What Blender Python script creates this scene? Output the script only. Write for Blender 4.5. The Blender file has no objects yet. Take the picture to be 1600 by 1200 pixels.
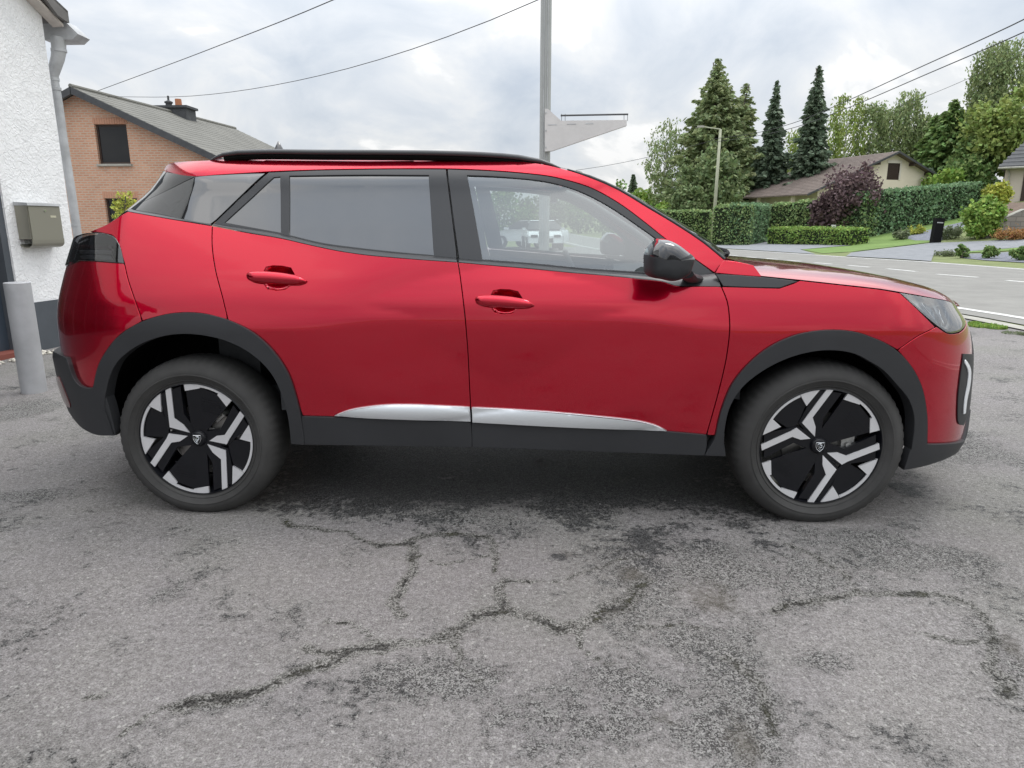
import bpy, math, random
import numpy as np
from mathutils import Vector, Matrix
from mathutils.geometry import delaunay_2d_cdt
random.seed(7); rng = np.random.default_rng(11)
R = math.radians
scene = bpy.context.scene
col = scene.collection

# ------------------------------------------------------------------ camera
F_PX, CAMP = 1080.0, np.array([1.457, -3.612, 1.225])
YAW, PIT, ROL = -.042, .227, -.001
_fw = np.array([math.sin(YAW)*math.cos(PIT), math.cos(YAW)*math.cos(PIT), -math.sin(PIT)])
_rt0 = np.array([math.cos(YAW), -math.sin(YAW), 0.0]); _up0 = np.cross(_rt0, _fw)
_rt = _rt0*math.cos(ROL)+_up0*math.sin(ROL); _up = -_rt0*math.sin(ROL)+_up0*math.cos(ROL)
cam = bpy.data.cameras.new('camera'); camo = bpy.data.objects.new('camera', cam); col.objects.link(camo)
M = Matrix(((_rt[0], _up[0], -_fw[0], CAMP[0]), (_rt[1], _up[1], -_fw[1], CAMP[1]), (_rt[2], _up[2], -_fw[2], CAMP[2]), (0, 0, 0, 1)))
camo.matrix_world = M
cam.sensor_width = 36; cam.lens = F_PX/1600*36; cam.clip_start = .05; cam.clip_end = 3000
scene.camera = camo
# ------------------------------------------------------------------ sky, sun, exposure
world = bpy.data.worlds.new("World"); scene.world = world; world.use_nodes = True
SUN_EL, SUN_AZ = R(62), R(48)
def build_world():
    nt = world.node_tree; nt.nodes.clear(); L = nt.links.new; N = nt.nodes.new
    out = N('ShaderNodeOutputWorld'); bg = N('ShaderNodeBackground'); bg.inputs[1].default_value = .1
    sky = N('ShaderNodeTexSky'); sky.sky_type = 'NISHITA'; sky.sun_disc = False
    sky.sun_elevation = SUN_EL; sky.sun_rotation = SUN_AZ; sky.altitude = 200; sky.air_density = 1.2; sky.dust_density = 2
    tc = N('ShaderNodeTexCoord'); sep = N('ShaderNodeSeparateXYZ'); L(tc.outputs['Generated'], sep.inputs[0])
    zz = N('ShaderNodeMath'); zz.operation = 'MAXIMUM'; L(sep.outputs['Z'], zz.inputs[0]); zz.inputs[1].default_value = 0.0
    za = N('ShaderNodeMath'); za.operation = 'ADD'; L(zz.outputs[0], za.inputs[0]); za.inputs[1].default_value = .5
    dx = N('ShaderNodeMath'); dx.operation = 'DIVIDE'; L(sep.outputs['X'], dx.inputs[0]); L(za.outputs[0], dx.inputs[1])
    dy = N('ShaderNodeMath'); dy.operation = 'DIVIDE'; L(sep.outputs['Y'], dy.inputs[0]); L(za.outputs[0], dy.inputs[1])
    cb = N('ShaderNodeCombineXYZ'); L(dx.outputs[0], cb.inputs[0]); L(dy.outputs[0], cb.inputs[1])
    n1 = N('ShaderNodeTexNoise'); n1.inputs['Scale'].default_value = 3.6; n1.inputs['Detail'].default_value = 7; n1.inputs['Roughness'].default_value = .56; n1.inputs['Distortion'].default_value = .5
    L(cb.outputs[0], n1.inputs['Vector'])
    n2 = N('ShaderNodeTexNoise'); n2.inputs['Scale'].default_value = 1.5; n2.inputs['Detail'].default_value = 3
    L(cb.outputs[0], n2.inputs['Vector'])
    m = N('ShaderNodeMath'); m.operation = 'MULTIPLY_ADD'; L(n2.outputs['Fac'], m.inputs[0]); m.inputs[1].default_value = .8; 
    nc = N('ShaderNodeMath'); nc.operation = 'MULTIPLY_ADD'; L(n1.outputs['Fac'], nc.inputs[0]); nc.inputs[1].default_value = .85; nc.inputs[2].default_value = .10; L(nc.outputs[0], m.inputs[2])
    rp = N('ShaderNodeValToRGB'); L(m.outputs[0], rp.inputs[0])
    e = rp.color_ramp.elements
    e[0].position = .70; e[0].color = (.64, .71, .81, 1)
    e[1].position = 1.05; e[1].color = (1.15, 1.15, 1.15, 1)
    for p, c in ((.79, (.74, .80, .88, 1)), (.88, (.84, .885, .945, 1)), (.96, (.96, .98, 1.0, 1))):
        q = rp.color_ramp.elements.new(p); q.color = c
    sc = N('ShaderNodeMixRGB'); sc.blend_type = 'MULTIPLY'; sc.inputs[0].default_value = 1; sc.inputs[2].default_value = (10.0, 10.0, 10.0, 1)
    # overcast skies brighten towards the zenith
    gz = N('ShaderNodeMath'); gz.operation = 'MULTIPLY_ADD'; z2 = N('ShaderNodeMath'); z2.operation = 'POWER'; L(zz.outputs[0], z2.inputs[0]); z2.inputs[1].default_value = 1.55; L(z2.outputs[0], gz.inputs[0]); gz.inputs[1].default_value = 21; gz.inputs[2].default_value = 8.2
    gc = N('ShaderNodeCombineXYZ'); [L(gz.outputs[0], gc.inputs[i]) for i in range(3)]; L(gc.outputs[0], sc.inputs[2])
    L(rp.outputs[0], sc.inputs[1])
    mx = N('ShaderNodeMixRGB'); mx.inputs[0].default_value = .93
    L(sky.outputs[0], mx.inputs[1]); L(sc.outputs[0], mx.inputs[2]); L(mx.outputs[0], bg.inputs[0]); L(bg.outputs[0], out.inputs[0])
build_world()
sl = bpy.data.lights.new('sun', 'SUN'); so = bpy.data.objects.new('sun', sl); col.objects.link(so)
sl.energy = 1.0; sl.angle = R(20); sl.color = (1, .96, .9)
_sd = Vector((math.sin(SUN_AZ)*math.cos(SUN_EL), math.cos(SUN_AZ)*math.cos(SUN_EL), math.sin(SUN_EL)))
so.rotation_euler = _sd.to_track_quat('Z', 'Y').to_euler()
scene.view_settings.view_transform = 'Standard'; scene.view_settings.look = 'None'
scene.view_settings.exposure = 0; scene.view_settings.gamma = 1; scene.view_settings.use_curve_mapping = False
scene.cycles.max_bounces = 8; scene.cycles.transparent_max_bounces = 12

# ------------------------------------------------------------------ picture <-> place
def ray(px, py):
    return _fw+_rt*(px-800)/F_PX+_up*(600-py)/F_PX
def at(px, py, Y=None, Z=None, D=None):
    d = ray(px, py)
    if Y is not None: t = (Y-CAMP[1])/d[1]
    elif Z is not None: t = (Z-CAMP[2])/d[2]
    else: t = D
    return CAMP+d*t
def on_plane(px, py, p, n):
    d = ray(px, py); t = np.dot(np.asarray(p)-CAMP, n)/np.dot(d, n); return CAMP+d*t
def proj(P):
    v = np.asarray(P, float)-CAMP; d = v@_fw
    return 800+F_PX*(v@_rt)/d, 600-F_PX*(v@_up)/d
def pchip(xs, ys):
    xs = np.array(xs, float); ys = np.array(ys, float); h = np.diff(xs); dl = np.diff(ys)/h
    m = np.zeros(len(xs))
    for i in range(1, len(xs)-1):
        if dl[i-1]*dl[i] > 0:
            w1 = 2*h[i]+h[i-1]; w2 = h[i]+2*h[i-1]; m[i] = (w1+w2)/(w1/dl[i-1]+w2/dl[i])
    m[0] = dl[0]; m[-1] = dl[-1]
    def f(x):
        x = np.asarray(x, float); i = np.clip(np.searchsorted(xs, x)-1, 0, len(h)-1)
        t = (x-xs[i])/h[i]; lo = t < 0; hi = t > 1; tc = np.clip(t, 0, 1)
        v = ((1+2*tc)*(1-tc)**2*ys[i]+tc*(1-tc)**2*h[i]*m[i]+tc*tc*(3-2*tc)*ys[i+1]+tc*tc*(tc-1)*h[i]*m[i+1])
        return v+np.where(lo, t*h[i]*m[i], 0)+np.where(hi, (t-1)*h[i]*m[i+1], 0)
    return f
def catmull(P, step):
    P = [np.asarray(p, float) for p in P]
    if len(P) < 3:
        n = max(1, int(np.linalg.norm(P[1]-P[0])/step)); return [P[0]+(P[1]-P[0])*k/n for k in range(n+1)]
    Q = [2*P[0]-P[1]]+P+[2*P[-1]-P[-2]]; out = []
    for i in range(1, len(Q)-2):
        a, b, c, d = Q[i-1], Q[i], Q[i+1], Q[i+2]
        L = np.linalg.norm(c-b); n = max(1, int(L/step))
        # non-uniform tangents keep unequal spans calm
        l0 = max(np.linalg.norm(b-a), 1e-6); l1 = max(L, 1e-6); l2 = max(np.linalg.norm(d-c), 1e-6)
        m1 = ((b-a)/l0-(c-a)/(l0+l1)+(c-b)/l1)*l1; m2 = ((c-b)/l1-(d-b)/(l1+l2)+(d-c)/l2)*l1
        for k in range(n):
            t = k/n
            out.append((1+2*t)*(1-t)**2*b+t*(1-t)**2*m1+t*t*(3-2*t)*c+t*t*(t-1)*m2)
    out.append(P[-1]); return out

# ------------------------------------------------------------------ objects
def tag(o, label=None, cat=None, group=None, kind=None):
    if label: o['label'] = label
    if cat: o['category'] = cat
    if group: o['group'] = group
    if kind: o['kind'] = kind
    return o
def empty(name, loc=(0, 0, 0), rz=0):
    o = bpy.data.objects.new(name, None); o.location = tuple(float(v) for v in loc); o.rotation_euler = (0, 0, rz); o.empty_display_size = .2; col.objects.link(o); return o
def link(name, me, parent=None):
    o = bpy.data.objects.new(name, me); col.objects.link(o)
    if parent is not None: o.parent = parent
    return o
def mesh(name, V, Fc, mat=None, parent=None, smooth=False, normals=None, auto=None):
    me = bpy.data.meshes.new(name)
    V = np.asarray(V, float)
    me.from_pydata(V.tolist(), [], [tuple(int(i) for i in f) for f in Fc])
    if mat is not None:
        for m_ in (mat if isinstance(mat, (list, tuple)) else [mat]): me.materials.append(m_)
    if smooth or normals is not None or auto:
        me.polygons.foreach_set('use_smooth', [True]*len(me.polygons))
    if auto: me.set_sharp_from_angle(angle=R(auto))
    me.update()
    if normals is not None: me.normals_split_custom_set_from_vertices([tuple(n) for n in normals])
    return link(name, me, parent)
def fastmesh(name, V, quads, mat, parent=None, smooth=False):
    """numpy quads or triangles, all the same size"""
    V = np.ascontiguousarray(V, np.float32); q = np.ascontiguousarray(quads, np.int32); k = q.shape[1]
    me = bpy.data.meshes.new(name)
    me.vertices.add(len(V)); me.vertices.foreach_set('co', V.ravel())
    me.loops.add(q.size); me.loops.foreach_set('vertex_index', q.ravel())
    me.polygons.add(len(q)); me.polygons.foreach_set('loop_start', np.arange(0, q.size, k, dtype=np.int32))
    if smooth: me.polygons.foreach_set('use_smooth', np.ones(len(q), bool))
    me.materials.append(mat); me.update(calc_edges=True); me.validate()
    return link(name, me, parent)
def box_vf(x0, x1, y0, y1, z0, z1):
    V = [(x, y, z) for x in (x0, x1) for y in (y0, y1) for z in (z0, z1)]
    return V, [(0, 1, 3, 2), (4, 6, 7, 5), (0, 4, 5, 1), (2, 3, 7, 6), (0, 2, 6, 4), (1, 5, 7, 3)]
class MB:
    def __init__(s): s.V = []; s.F = []
    def add(s, V, Fc):
        k = len(s.V); s.V += [tuple(map(float, v)) for v in V]; s.F += [tuple(i+k for i in f) for f in Fc]; return s
    def box(s, x0, x1, y0, y1, z0, z1, M_=None):
        V, Fc = box_vf(x0, x1, y0, y1, z0, z1)
        if M_ is not None: V = [tuple(M_ @ Vector(v)) for v in V]
        return s.add(V, Fc)
    def tube(s, P, r, n=10, cap=True, sq=1.0):
        P = [np.asarray(p, float) for p in P]; rs = r if isinstance(r, (list, tuple, np.ndarray)) else [r]*len(P)
        V = []; Fc = []; ref = None
        for i, p in enumerate(P):
            d = (P[min(i+1, len(P)-1)]-P[max(i-1, 0)]); d = d/(np.linalg.norm(d)+1e-9)
            if ref is None: ref = np.array([0, 0, 1.]) if abs(d[2]) < .9 else np.array([1., 0, 0])
            a = np.cross(d, ref); a /= np.linalg.norm(a); b = np.cross(a, d); ref = b
            for k in range(n):
                t = 2*math.pi*k/n; V.append(p+rs[i]*(a*math.cos(t)+b*sq*math.sin(t)))
        for i in range(len(P)-1):
            for k in range(n):
                k2 = (k+1) % n; Fc.append((i*n+k, i*n+k2, (i+1)*n+k2, (i+1)*n+k))
        if cap: Fc += [tuple(range(n-1, -1, -1)), tuple(range((len(P)-1)*n, len(P)*n))]
        return s.add(V, Fc)
    def lathe(s, prof, n=32, axis='z', c=(0, 0, 0)):
        V = []; Fc = []
        for (r, h) in prof:
            for k in range(n):
                t = 2*math.pi*k/n; a, b = r*math.cos(t), r*math.sin(t)
                V.append({'z': (c[0]+a, c[1]+b, c[2]+h), 'y': (c[0]+a, c[1]+h, c[2]+b), 'x': (c[0]+h, c[1]+a, c[2]+b)}[axis])
        for i in range(len(prof)-1):
            for k in range(n):
                k2 = (k+1) % n; Fc.append((i*n+k, i*n+k2, (i+1)*n+k2, (i+1)*n+k))
        return s.add(V, Fc)
    def prism(s, poly, d, t):
        """poly: 3D points of a flat outline, extruded by vector d"""
        n = len(poly); V = [np.asarray(p, float) for p in poly]+[np.asarray(p, float)+np.asarray(d, float) for p in poly]
        Fc = [tuple(range(n)), tuple(range(2*n-1, n-1, -1))]+[(i, i+n, (i+1) % n+n, (i+1) % n) for i in range(n)]
        return s.add(V, Fc)
    def build(s, name, mat, parent=None, auto=None, smooth=False):
        return mesh(name, s.V, s.F, mat, parent, smooth=smooth, auto=auto)

# ------------------------------------------------------------------ materials
def mat(name, color, rough=.6, metal=0, spec=.5, coat=0, coat_rough=.03, emit=None, noise=None, bump=None, island=0, trans=0, ior=1.45):
    """noise: (scale, amount) colour mottling; bump: (scale, strength, distance); island: brightness spread per mesh island"""
    m = bpy.data.materials.new(name); m.use_nodes = True; nt = m.node_tree; b = nt.nodes['Principled BSDF']; L = nt.links.new; N = nt.nodes.new
    b.inputs['Base Color'].default_value = (*color, 1); b.inputs['Roughness'].default_value = rough; b.inputs['Metallic'].default_value = metal
    b.inputs['Specular IOR Level'].default_value = spec; b.inputs['Coat Weight'].default_value = coat; b.inputs['Coat Roughness'].default_value = coat_rough
    b.inputs['IOR'].default_value = ior; b.inputs['Transmission Weight'].default_value = trans
    tc = None
    def tcn():
        nonlocal tc
        if tc is None: tc = N('ShaderNodeTexCoord')
        return tc.outputs['Object']
    last = None
    if noise:
        n = N('ShaderNodeTexNoise'); n.inputs['Scale'].default_value = noise[0]; n.inputs['Detail'].default_value = 6; n.inputs['Roughness'].default_value = .6; L(tcn(), n.inputs['Vector'])
        mr = N('ShaderNodeMapRange'); mr.inputs[1].default_value = .3; mr.inputs[2].default_value = .7; mr.inputs[3].default_value = 1-noise[1]; mr.inputs[4].default_value = 1+noise[1]; L(n.outputs['Fac'], mr.inputs[0])
        hv = N('ShaderNodeHueSaturation'); hv.inputs['Color'].default_value = (*color, 1); L(mr.outputs[0], hv.inputs['Value']); last = hv.outputs[0]
    if island:
        g = N('ShaderNodeNewGeometry'); mr = N('ShaderNodeMapRange'); mr.inputs[3].default_value = 1-island; mr.inputs[4].default_value = 1+island; L(g.outputs['Random Per Island'], mr.inputs[0])
        hv = N('ShaderNodeHueSaturation'); hv.inputs['Color'].default_value = (*color, 1)
        if last is not None: L(last, hv.inputs['Color'])
        L(mr.outputs[0], hv.inputs['Value'])
        mh = N('ShaderNodeMapRange'); mh.inputs[3].default_value = .5-.035*min(1, island*2); mh.inputs[4].default_value = .5+.035*min(1, island*2)
        w = N('ShaderNodeTexWhiteNoise'); w.noise_dimensions = '1D'; L(g.outputs['Random Per Island'], w.inputs['W']); L(w.outputs['Value'], mh.inputs[0]); L(mh.outputs[0], hv.inputs['Hue'])
        last = hv.outputs[0]
    if last is not None: L(last, b.inputs['Base Color'])
    if bump:
        n = N('ShaderNodeTexNoise'); n.inputs['Scale'].default_value = bump[0]; n.inputs['Detail'].default_value = 5; L(tcn(), n.inputs['Vector'])
        bp = N('ShaderNodeBump'); bp.inputs['Strength'].default_value = bump[1]; bp.inputs['Distance'].default_value = bump[2]; L(n.outputs['Fac'], bp.inputs['Height']); L(bp.outputs[0], b.inputs['Normal'])
    if emit:
        b.inputs['Emission Color'].default_value = (*emit[0], 1); b.inputs['Emission Strength'].default_value = emit[1]
    return m
def glassmat(name, tint, refl, rough=0.0, gcol=(1, 1, 1)):
    m = bpy.data.materials.new(name); m.use_nodes = True; nt = m.node_tree; nt.nodes.clear(); L = nt.links.new; N = nt.nodes.new
    o = N('ShaderNodeOutputMaterial'); t = N('ShaderNodeBsdfTransparent'); t.inputs[0].default_value = (*tint, 1)
    g = N('ShaderNodeBsdfGlossy'); g.inputs['Roughness'].default_value = rough; g.inputs['Color'].default_value = (*gcol, 1)
    lw = N('ShaderNodeFresnel'); lw.inputs['IOR'].default_value = 1.5
    a = N('ShaderNodeMath'); a.operation = 'ADD'; a.inputs[1].default_value = refl; a.use_clamp = True; L(lw.outputs[0], a.inputs[0])
    mx = N('ShaderNodeMixShader'); L(a.outputs[0], mx.inputs[0]); L(t.outputs[0], mx.inputs[1]); L(g.outputs[0], mx.inputs[2]); L(mx.outputs[0], o.inputs[0])
    return m
MT = {}
MT['paint'] = mat('red metallic paint', (.49, .0, .020), rough=.2, metal=.86, spec=0, coat=1, coat_rough=.012)
def _flake(m):
    nt = m.node_tree; b = nt.nodes['Principled BSDF']; N = nt.nodes.new; L = nt.links.new
    tc = N('ShaderNodeTexCoord'); v = N('ShaderNodeTexVoronoi'); v.inputs['Scale'].default_value = 1400; L(tc.outputs['Object'], v.inputs['Vector'])
    mr = N('ShaderNodeMapRange'); mr.inputs[3].default_value = .14; mr.inputs[4].default_value = .26; L(v.outputs['Color'], mr.inputs[0]); L(mr.outputs[0], b.inputs['Roughness'])
    b.inputs['Coat IOR'].default_value = 1.5
_flake(MT['paint'])
MT['cladding'] = mat('dark grey textured plastic', (.027, .028, .031), rough=.55, spec=.45, bump=(900, .25, .0006), noise=(3, .12))
MT['gloss_black'] = mat('gloss black trim', (.012, .012, .014), rough=.10, spec=.8, coat=1, coat_rough=.03)
MT['satin_black'] = mat('satin black trim', (.03, .031, .034), rough=.32, spec=.6)
MT['rail'] = mat('roof rail grey', (.05, .052, .056), rough=.3, spec=.6)
MT['black'] = mat('black liner', (.008, .008, .009), rough=.85, spec=.2)
MT['core'] = mat('black inner shell', (.004, .004, .004), rough=.9, spec=.1)
MT['silver'] = mat('satin silver', (.62, .64, .66), rough=.35, metal=.55)
MT['alu'] = mat('machined alloy', (.72, .72, .74), rough=.38, metal=.55)
MT['rimblack'] = mat('gloss black rim', (.006, .0065, .009), rough=.3, spec=.3, coat=.15)
MT['steel'] = mat('brake disc steel', (.28, .27, .26), rough=.4, metal=.9, noise=(20, .2))
MT['caliper'] = mat('cast caliper metal', (.42, .42, .41), rough=.45, metal=.8, noise=(30, .25))
MT['tyre'] = mat('tyre rubber', (.050, .049, .048), rough=.75, spec=.35, noise=(6, .22), bump=(240, .15, .001))
MT['window'] = glassmat('clear window glass', (.68, .74, .73), .15, gcol=(.93, .97, 1))
MT['privacy'] = mat('privacy glass', (.012, .013, .016), rough=.0, spec=1.0, coat=1, coat_rough=0)
MT['privacy'].node_tree.nodes['Principled BSDF'].inputs['IOR'].default_value = 2.05
MT['privacy'].node_tree.nodes['Principled BSDF'].inputs['Specular IOR Level'].default_value = .5
MT['lens'] = glassmat('clear lamp lens', (.96, .98, .98), .20)
MT['smoke'] = glassmat('smoked lamp lens', (.30, .31, .33), .06)
MT['interior'] = mat('dark interior fabric', (.05, .052, .055), rough=.8, noise=(30, .15))
MT['headliner'] = mat('grey headliner', (.30, .31, .31), rough=.9)
MT['lamp_grey'] = mat('lamp inner grey', (.55, .58, .60), rough=.3, metal=.4, noise=(25, .35))
MT['lamp_red'] = mat('dark red lamp', (.06, .004, .006), rough=.2, coat=.5)
MT['chrome'] = mat('bright metal', (.7, .72, .74), rough=.12, metal=1)
MT['white_lamp'] = mat('white light guide', (.72, .74, .76), rough=.2, coat=.5)

# ================================================================== THE RED CAR
car = empty('car', (0, 0, 0))
tag(car, 'shiny red crossover with black roof rails and two-tone wheels on the cracked yard', 'car')
_dz = pchip([.15, .24, .32, .42, .55, .70, .82, .90, .98, 1.05, 1.15, 1.25, 1.35], [.795, .822, .838, .850, .860, .870, .8745, .869, .846, .818, .774, .728, .68])
_cap = pchip([.15, .30, .50, .70, .80, .90, 1.0, 1.1, 1.2, 1.3], [.85, .866, .880, .889, .889, .873, .844, .808, .768, .724])
def smax(a, b, k): return .5*(a+b+np.sqrt((a-b)**2+k*k))
def smin(a, b, k): return .5*(a+b-np.sqrt((a-b)**2+k*k))
def Wl(x, z):
    d = _dz(z); cp = _cap(z)
    zz = smax(z, .862, .012)
    rp_ = .840-.26*(zz-1.0)-.035*(x-.93)
    fp_ = .840-.26*(zz-1.0)+.035*(x-1.70)
    h = smax(smin(rp_, cp, .004), smin(fp_, cp, .004), .0005)
    return smax(d, h, .0009)
_G = pchip([.93, 1.05, 1.2, 1.35, 1.42, 1.46, 1.485, 1.505, 1.52], [.822, .786, .728, .668, .643, .610, .575, .525, .45])
class Surf:
    def __init__(s, W, xar, xaf, xr, xf, n=2.4, off=0, nr=None):
        s.W, s.xar, s.xaf, s.xr, s.xf, s.n, s.off = W, xar, xaf, xr, xf, n, off; s.nr = nr or n
    def shifted(s, off, dr=0): 
        xr = s.xr
        return Surf(s.W, s.xar, s.xaf, (lambda z: xr(z)-dr), s.xf, s.n, s.off+off, s.nr)
    def P(s, u, z):
        u = np.asarray(u, float); z = np.asarray(z, float)
        pr = np.clip(s.xar-u, 0, math.pi/2); pf = np.clip(u-s.xaf, 0, math.pi/2)
        tr = np.sin(pr)**(2/s.nr); cr = np.maximum(np.cos(pr), 0)**(2/s.nr); tf = np.sin(pf)**(2/s.n); cf = np.maximum(np.cos(pf), 0)**(2/s.n)
        xm = np.clip(u, s.xar, s.xaf)
        x = xm-(s.xar-s.xr(z)+s.off)*tr+(s.xf(z)-s.xaf+s.off)*tf
        w = (s.W(np.clip(x, s.xar-.15, s.xaf+.15), z)+s.off)*cr*cf
        return np.stack([x, -w, z+0*x], -1)
    def N(s, u, z):
        h = 6e-4; a = s.P(u+h, z)-s.P(u-h, z); b = s.P(u, z+h)-s.P(u, z-h)
        n = np.cross(a, b); l = np.linalg.norm(n, axis=-1, keepdims=True); return n/np.maximum(l, 1e-12)
    def inv(s, px, py, g=None):
        if g is None:
            a = at(px, py, Y=-.85); u, z = float(np.clip(a[0], s.xar-.6, s.xaf+.6)), float(np.clip(a[2], .2, 1.5))
        else: u, z = g
        lam = 1e-3
        def r(u, z): q = proj(s.P(u, z)); return np.array([q[0]-px, q[1]-py])
        e = r(u, z)
        for _ in range(40):
            if e@e < .0004: break
            h = 1e-4; J = np.stack([(r(u+h, z)-e)/h, (r(u, z+h)-e)/h], 1)
            st = np.linalg.solve(J.T@J+lam*np.diag(np.diag(J.T@J)+1e-6), -J.T@e); st = np.clip(st, -.15, .15)
            u2 = min(max(u+st[0], s.xar-1.57), s.xaf+1.57); z2 = z+st[1]; e2 = r(u2, z2)
            if e2@e2 < e@e: u, z, e = u2, z2, e2; lam *= .4
            else: lam = lam*4+1e-4
            if lam > 1e6: break
        return np.array([u, z])
_XR = pchip([.2, .40, .55, .70, .85, 1.0, 1.1], [-.72, -.78, -.815, -.82, -.812, -.772, -.735])
_XF = pchip([.2, .32, .42, .55, .66, .78, .88, .96, 1.05], [3.42, 3.475, 3.475, 3.465, 3.45, 3.415, 3.338, 3.27, 3.18])
LOW = Surf(Wl, -.25, 2.75, _XR, _XF)
_GR = pchip([1.0, 1.1, 1.2, 1.3, 1.4, 1.45, 1.5], [-.84, -.79, -.66, -.51, -.37, -.335, -.325])
GRN = Surf(lambda x, z: _G(z)+.022*np.clip((.7-x)/.7, 0, 1), .10, 3.5, _GR, lambda z: 4.2+0*z)
CLAD = LOW.shifted(.013); BUMP_R = LOW.shifted(.008, .045)

def outline(surf, polys, step=.022):
    pts = []
    for poly in polys:
        q = []
        for p in poly:
            if isinstance(p, complex): q.append(np.array([p.real, p.imag]))
            else: q.append(surf.inv(*p))
        c = catmull(q, step)
        if pts and np.linalg.norm(pts[-1]-c[0]) < .012: c = c[1:]
        pts += c
    if np.linalg.norm(pts[0]-pts[-1]) < .012: pts = pts[:-1]
    out = [pts[0]]
    for p in pts[1:]:
        if np.linalg.norm(p-out[-1]) > 1e-3: out.append(p)
    A = np.array(out); B = np.roll(A, -1, 0)
    if np.sum(A[:, 0]*B[:, 1]-B[:, 0]*A[:, 1]) < 0: A = A[::-1].copy()
    return A
def inset(A, d):
    if d == 0: return A
    e = np.roll(A, -1, 0)-A; e /= np.linalg.norm(e, axis=1, keepdims=True); n = np.stack([-e[:, 1], e[:, 0]], 1)
    m = n+np.roll(n, 1, 0); l = np.linalg.norm(m, axis=1, keepdims=True); m = m/np.maximum(l, .6)
    c = np.maximum(np.sum(m*n, 1, keepdims=True), .5); return A+m/c*d
def inside(Q, A):
    x, y = Q[:, 0], Q[:, 1]; c = np.zeros(len(Q), bool); B = np.roll(A, -1, 0)
    for (x1, y1), (x2, y2) in zip(A, B):
        if y1 == y2: continue
        k = ((y1 > y) != (y2 > y)) & (x < (x2-x1)*(y-y1)/(y2-y1)+x1); c ^= k
    return c
def fill(A, holes, h):
    loops = [A]+holes; V = []; E = []
    for Lp in loops:
        k = len(V); n = len(Lp); V += [tuple(p) for p in Lp]; E += [(k+i, k+(i+1) % n) for i in range(n)]
    lo, hi = A.min(0), A.max(0)
    gx = np.arange(lo[0]+h/2, hi[0], h); gz = np.arange(lo[1]+h/2, hi[1], h)
    if len(gx) and len(gz):
        X, Z = np.meshgrid(gx, gz); X = X+(np.arange(len(gz)) % 2)[:, None]*h*.5; Q = np.stack([X.ravel(), Z.ravel()], 1)
        ok = inside(Q, A)
        for H in holes: ok &= ~inside(Q, H)
        Q = Q[ok]; Bd = np.array(V)
        if len(Q):
            keep = np.ones(len(Q), bool)
            for i in range(0, len(Q), 2000):
                d = np.min(np.linalg.norm(Q[i:i+2000, None]-Bd[None], axis=2), axis=1); keep[i:i+2000] = d > h*.42
            V += [tuple(p) for p in Q[keep]]
    vo, eo, fo, ov, oe, of = delaunay_2d_cdt([Vector(v) for v in V], E, [], 0, 1e-6)
    P = np.array([(v.x, v.y) for v in vo]); Ft = np.array([tuple(f) for f in fo])
    Cn = P[Ft].mean(1); ok = inside(Cn, A)
    for H in holes: ok &= ~inside(Cn, H)
    return P, Ft[ok]
def panel(name, surf, polys, mt, parent, holes=(), inst=.0034, h=.03, skirt=.012, step=.022, off=0, bowl=None, sub=None):
    A = inset(outline(surf, polys, step), inst); HS = [inset(outline(surf, hp, step)[::-1].copy()[::-1], -inst) for hp in holes]
    P, Ft = fill(A, HS, h)
    V = surf.P(P[:, 0], P[:, 1]); Nn = surf.N(P[:, 0], P[:, 1]); V = V+Nn*off
    if bowl:
        cpt = A.mean(0); rr = np.abs(A-cpt).max(0); q = np.clip(1-np.sum(((P-cpt)/rr)**2, 1), 0, 1)[:, None]
        V = V-Nn*bowl*q**.6; 
    flip = np.sum(np.cross(V[Ft[:, 1]]-V[Ft[:, 0]], V[Ft[:, 2]]-V[Ft[:, 0]])*Nn[Ft[:, 0]]) < 0
    Fc = [tuple(f[::-1]) if flip else tuple(f) for f in Ft.tolist()]
    V = list(V); NN = list(Nn) if not bowl else None
    if skirt:
        for Lp, sg in [(A, 1)]+[(H, -1) for H in HS]:
            n = len(Lp); B = surf.P(Lp[:, 0], Lp[:, 1]); Bn = surf.N(Lp[:, 0], Lp[:, 1]); B = B+Bn*off
            t = np.roll(B, -1, 0)-np.roll(B, 1, 0); t /= np.maximum(np.linalg.norm(t, axis=1, keepdims=True), 1e-9)
            o = np.cross(t, Bn)*sg; r_ = min(.0022, skirt*.3)
            k = len(V)
            rings = [(B, Bn), (B+o*r_*.7-Bn*r_*.5, (Bn*.6+o*.8)), (B+o*r_-Bn*r_*1.6, o), (B+o*r_-Bn*skirt, o)]
            for Pp, Nq in rings:
                V += list(Pp); 
                if NN is not None: NN += list(Nq/np.linalg.norm(Nq, axis=1, keepdims=True))
            for j in range(len(rings)-1):
                for i in range(n):
                    i2 = (i+1) % n; f = (k+j*n+i, k+j*n+i2, k+(j+1)*n+i2, k+(j+1)*n+i)
                    Fc.append(f[::-1] if sg > 0 else f)
    o = mesh(name, V, Fc, mt, parent, smooth=True, normals=NN)
    return o
def loft(name, rows, mt, parent, smooth=True, flip=False):
    rows = np.array(rows); a, b = rows.shape[:2]; V = rows.reshape(-1, 3)
    Fc = [(i*b+j, i*b+j+1, (i+1)*b+j+1, (i+1)*b+j) for i in range(a-1) for j in range(b-1)]
    if flip: Fc = [f[::-1] for f in Fc]
    return mesh(name, V, Fc, mt, parent, smooth=smooth)
SIDE = []          # near-side parts copied to the far side
def both(o): SIDE.append(o); return o

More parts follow.
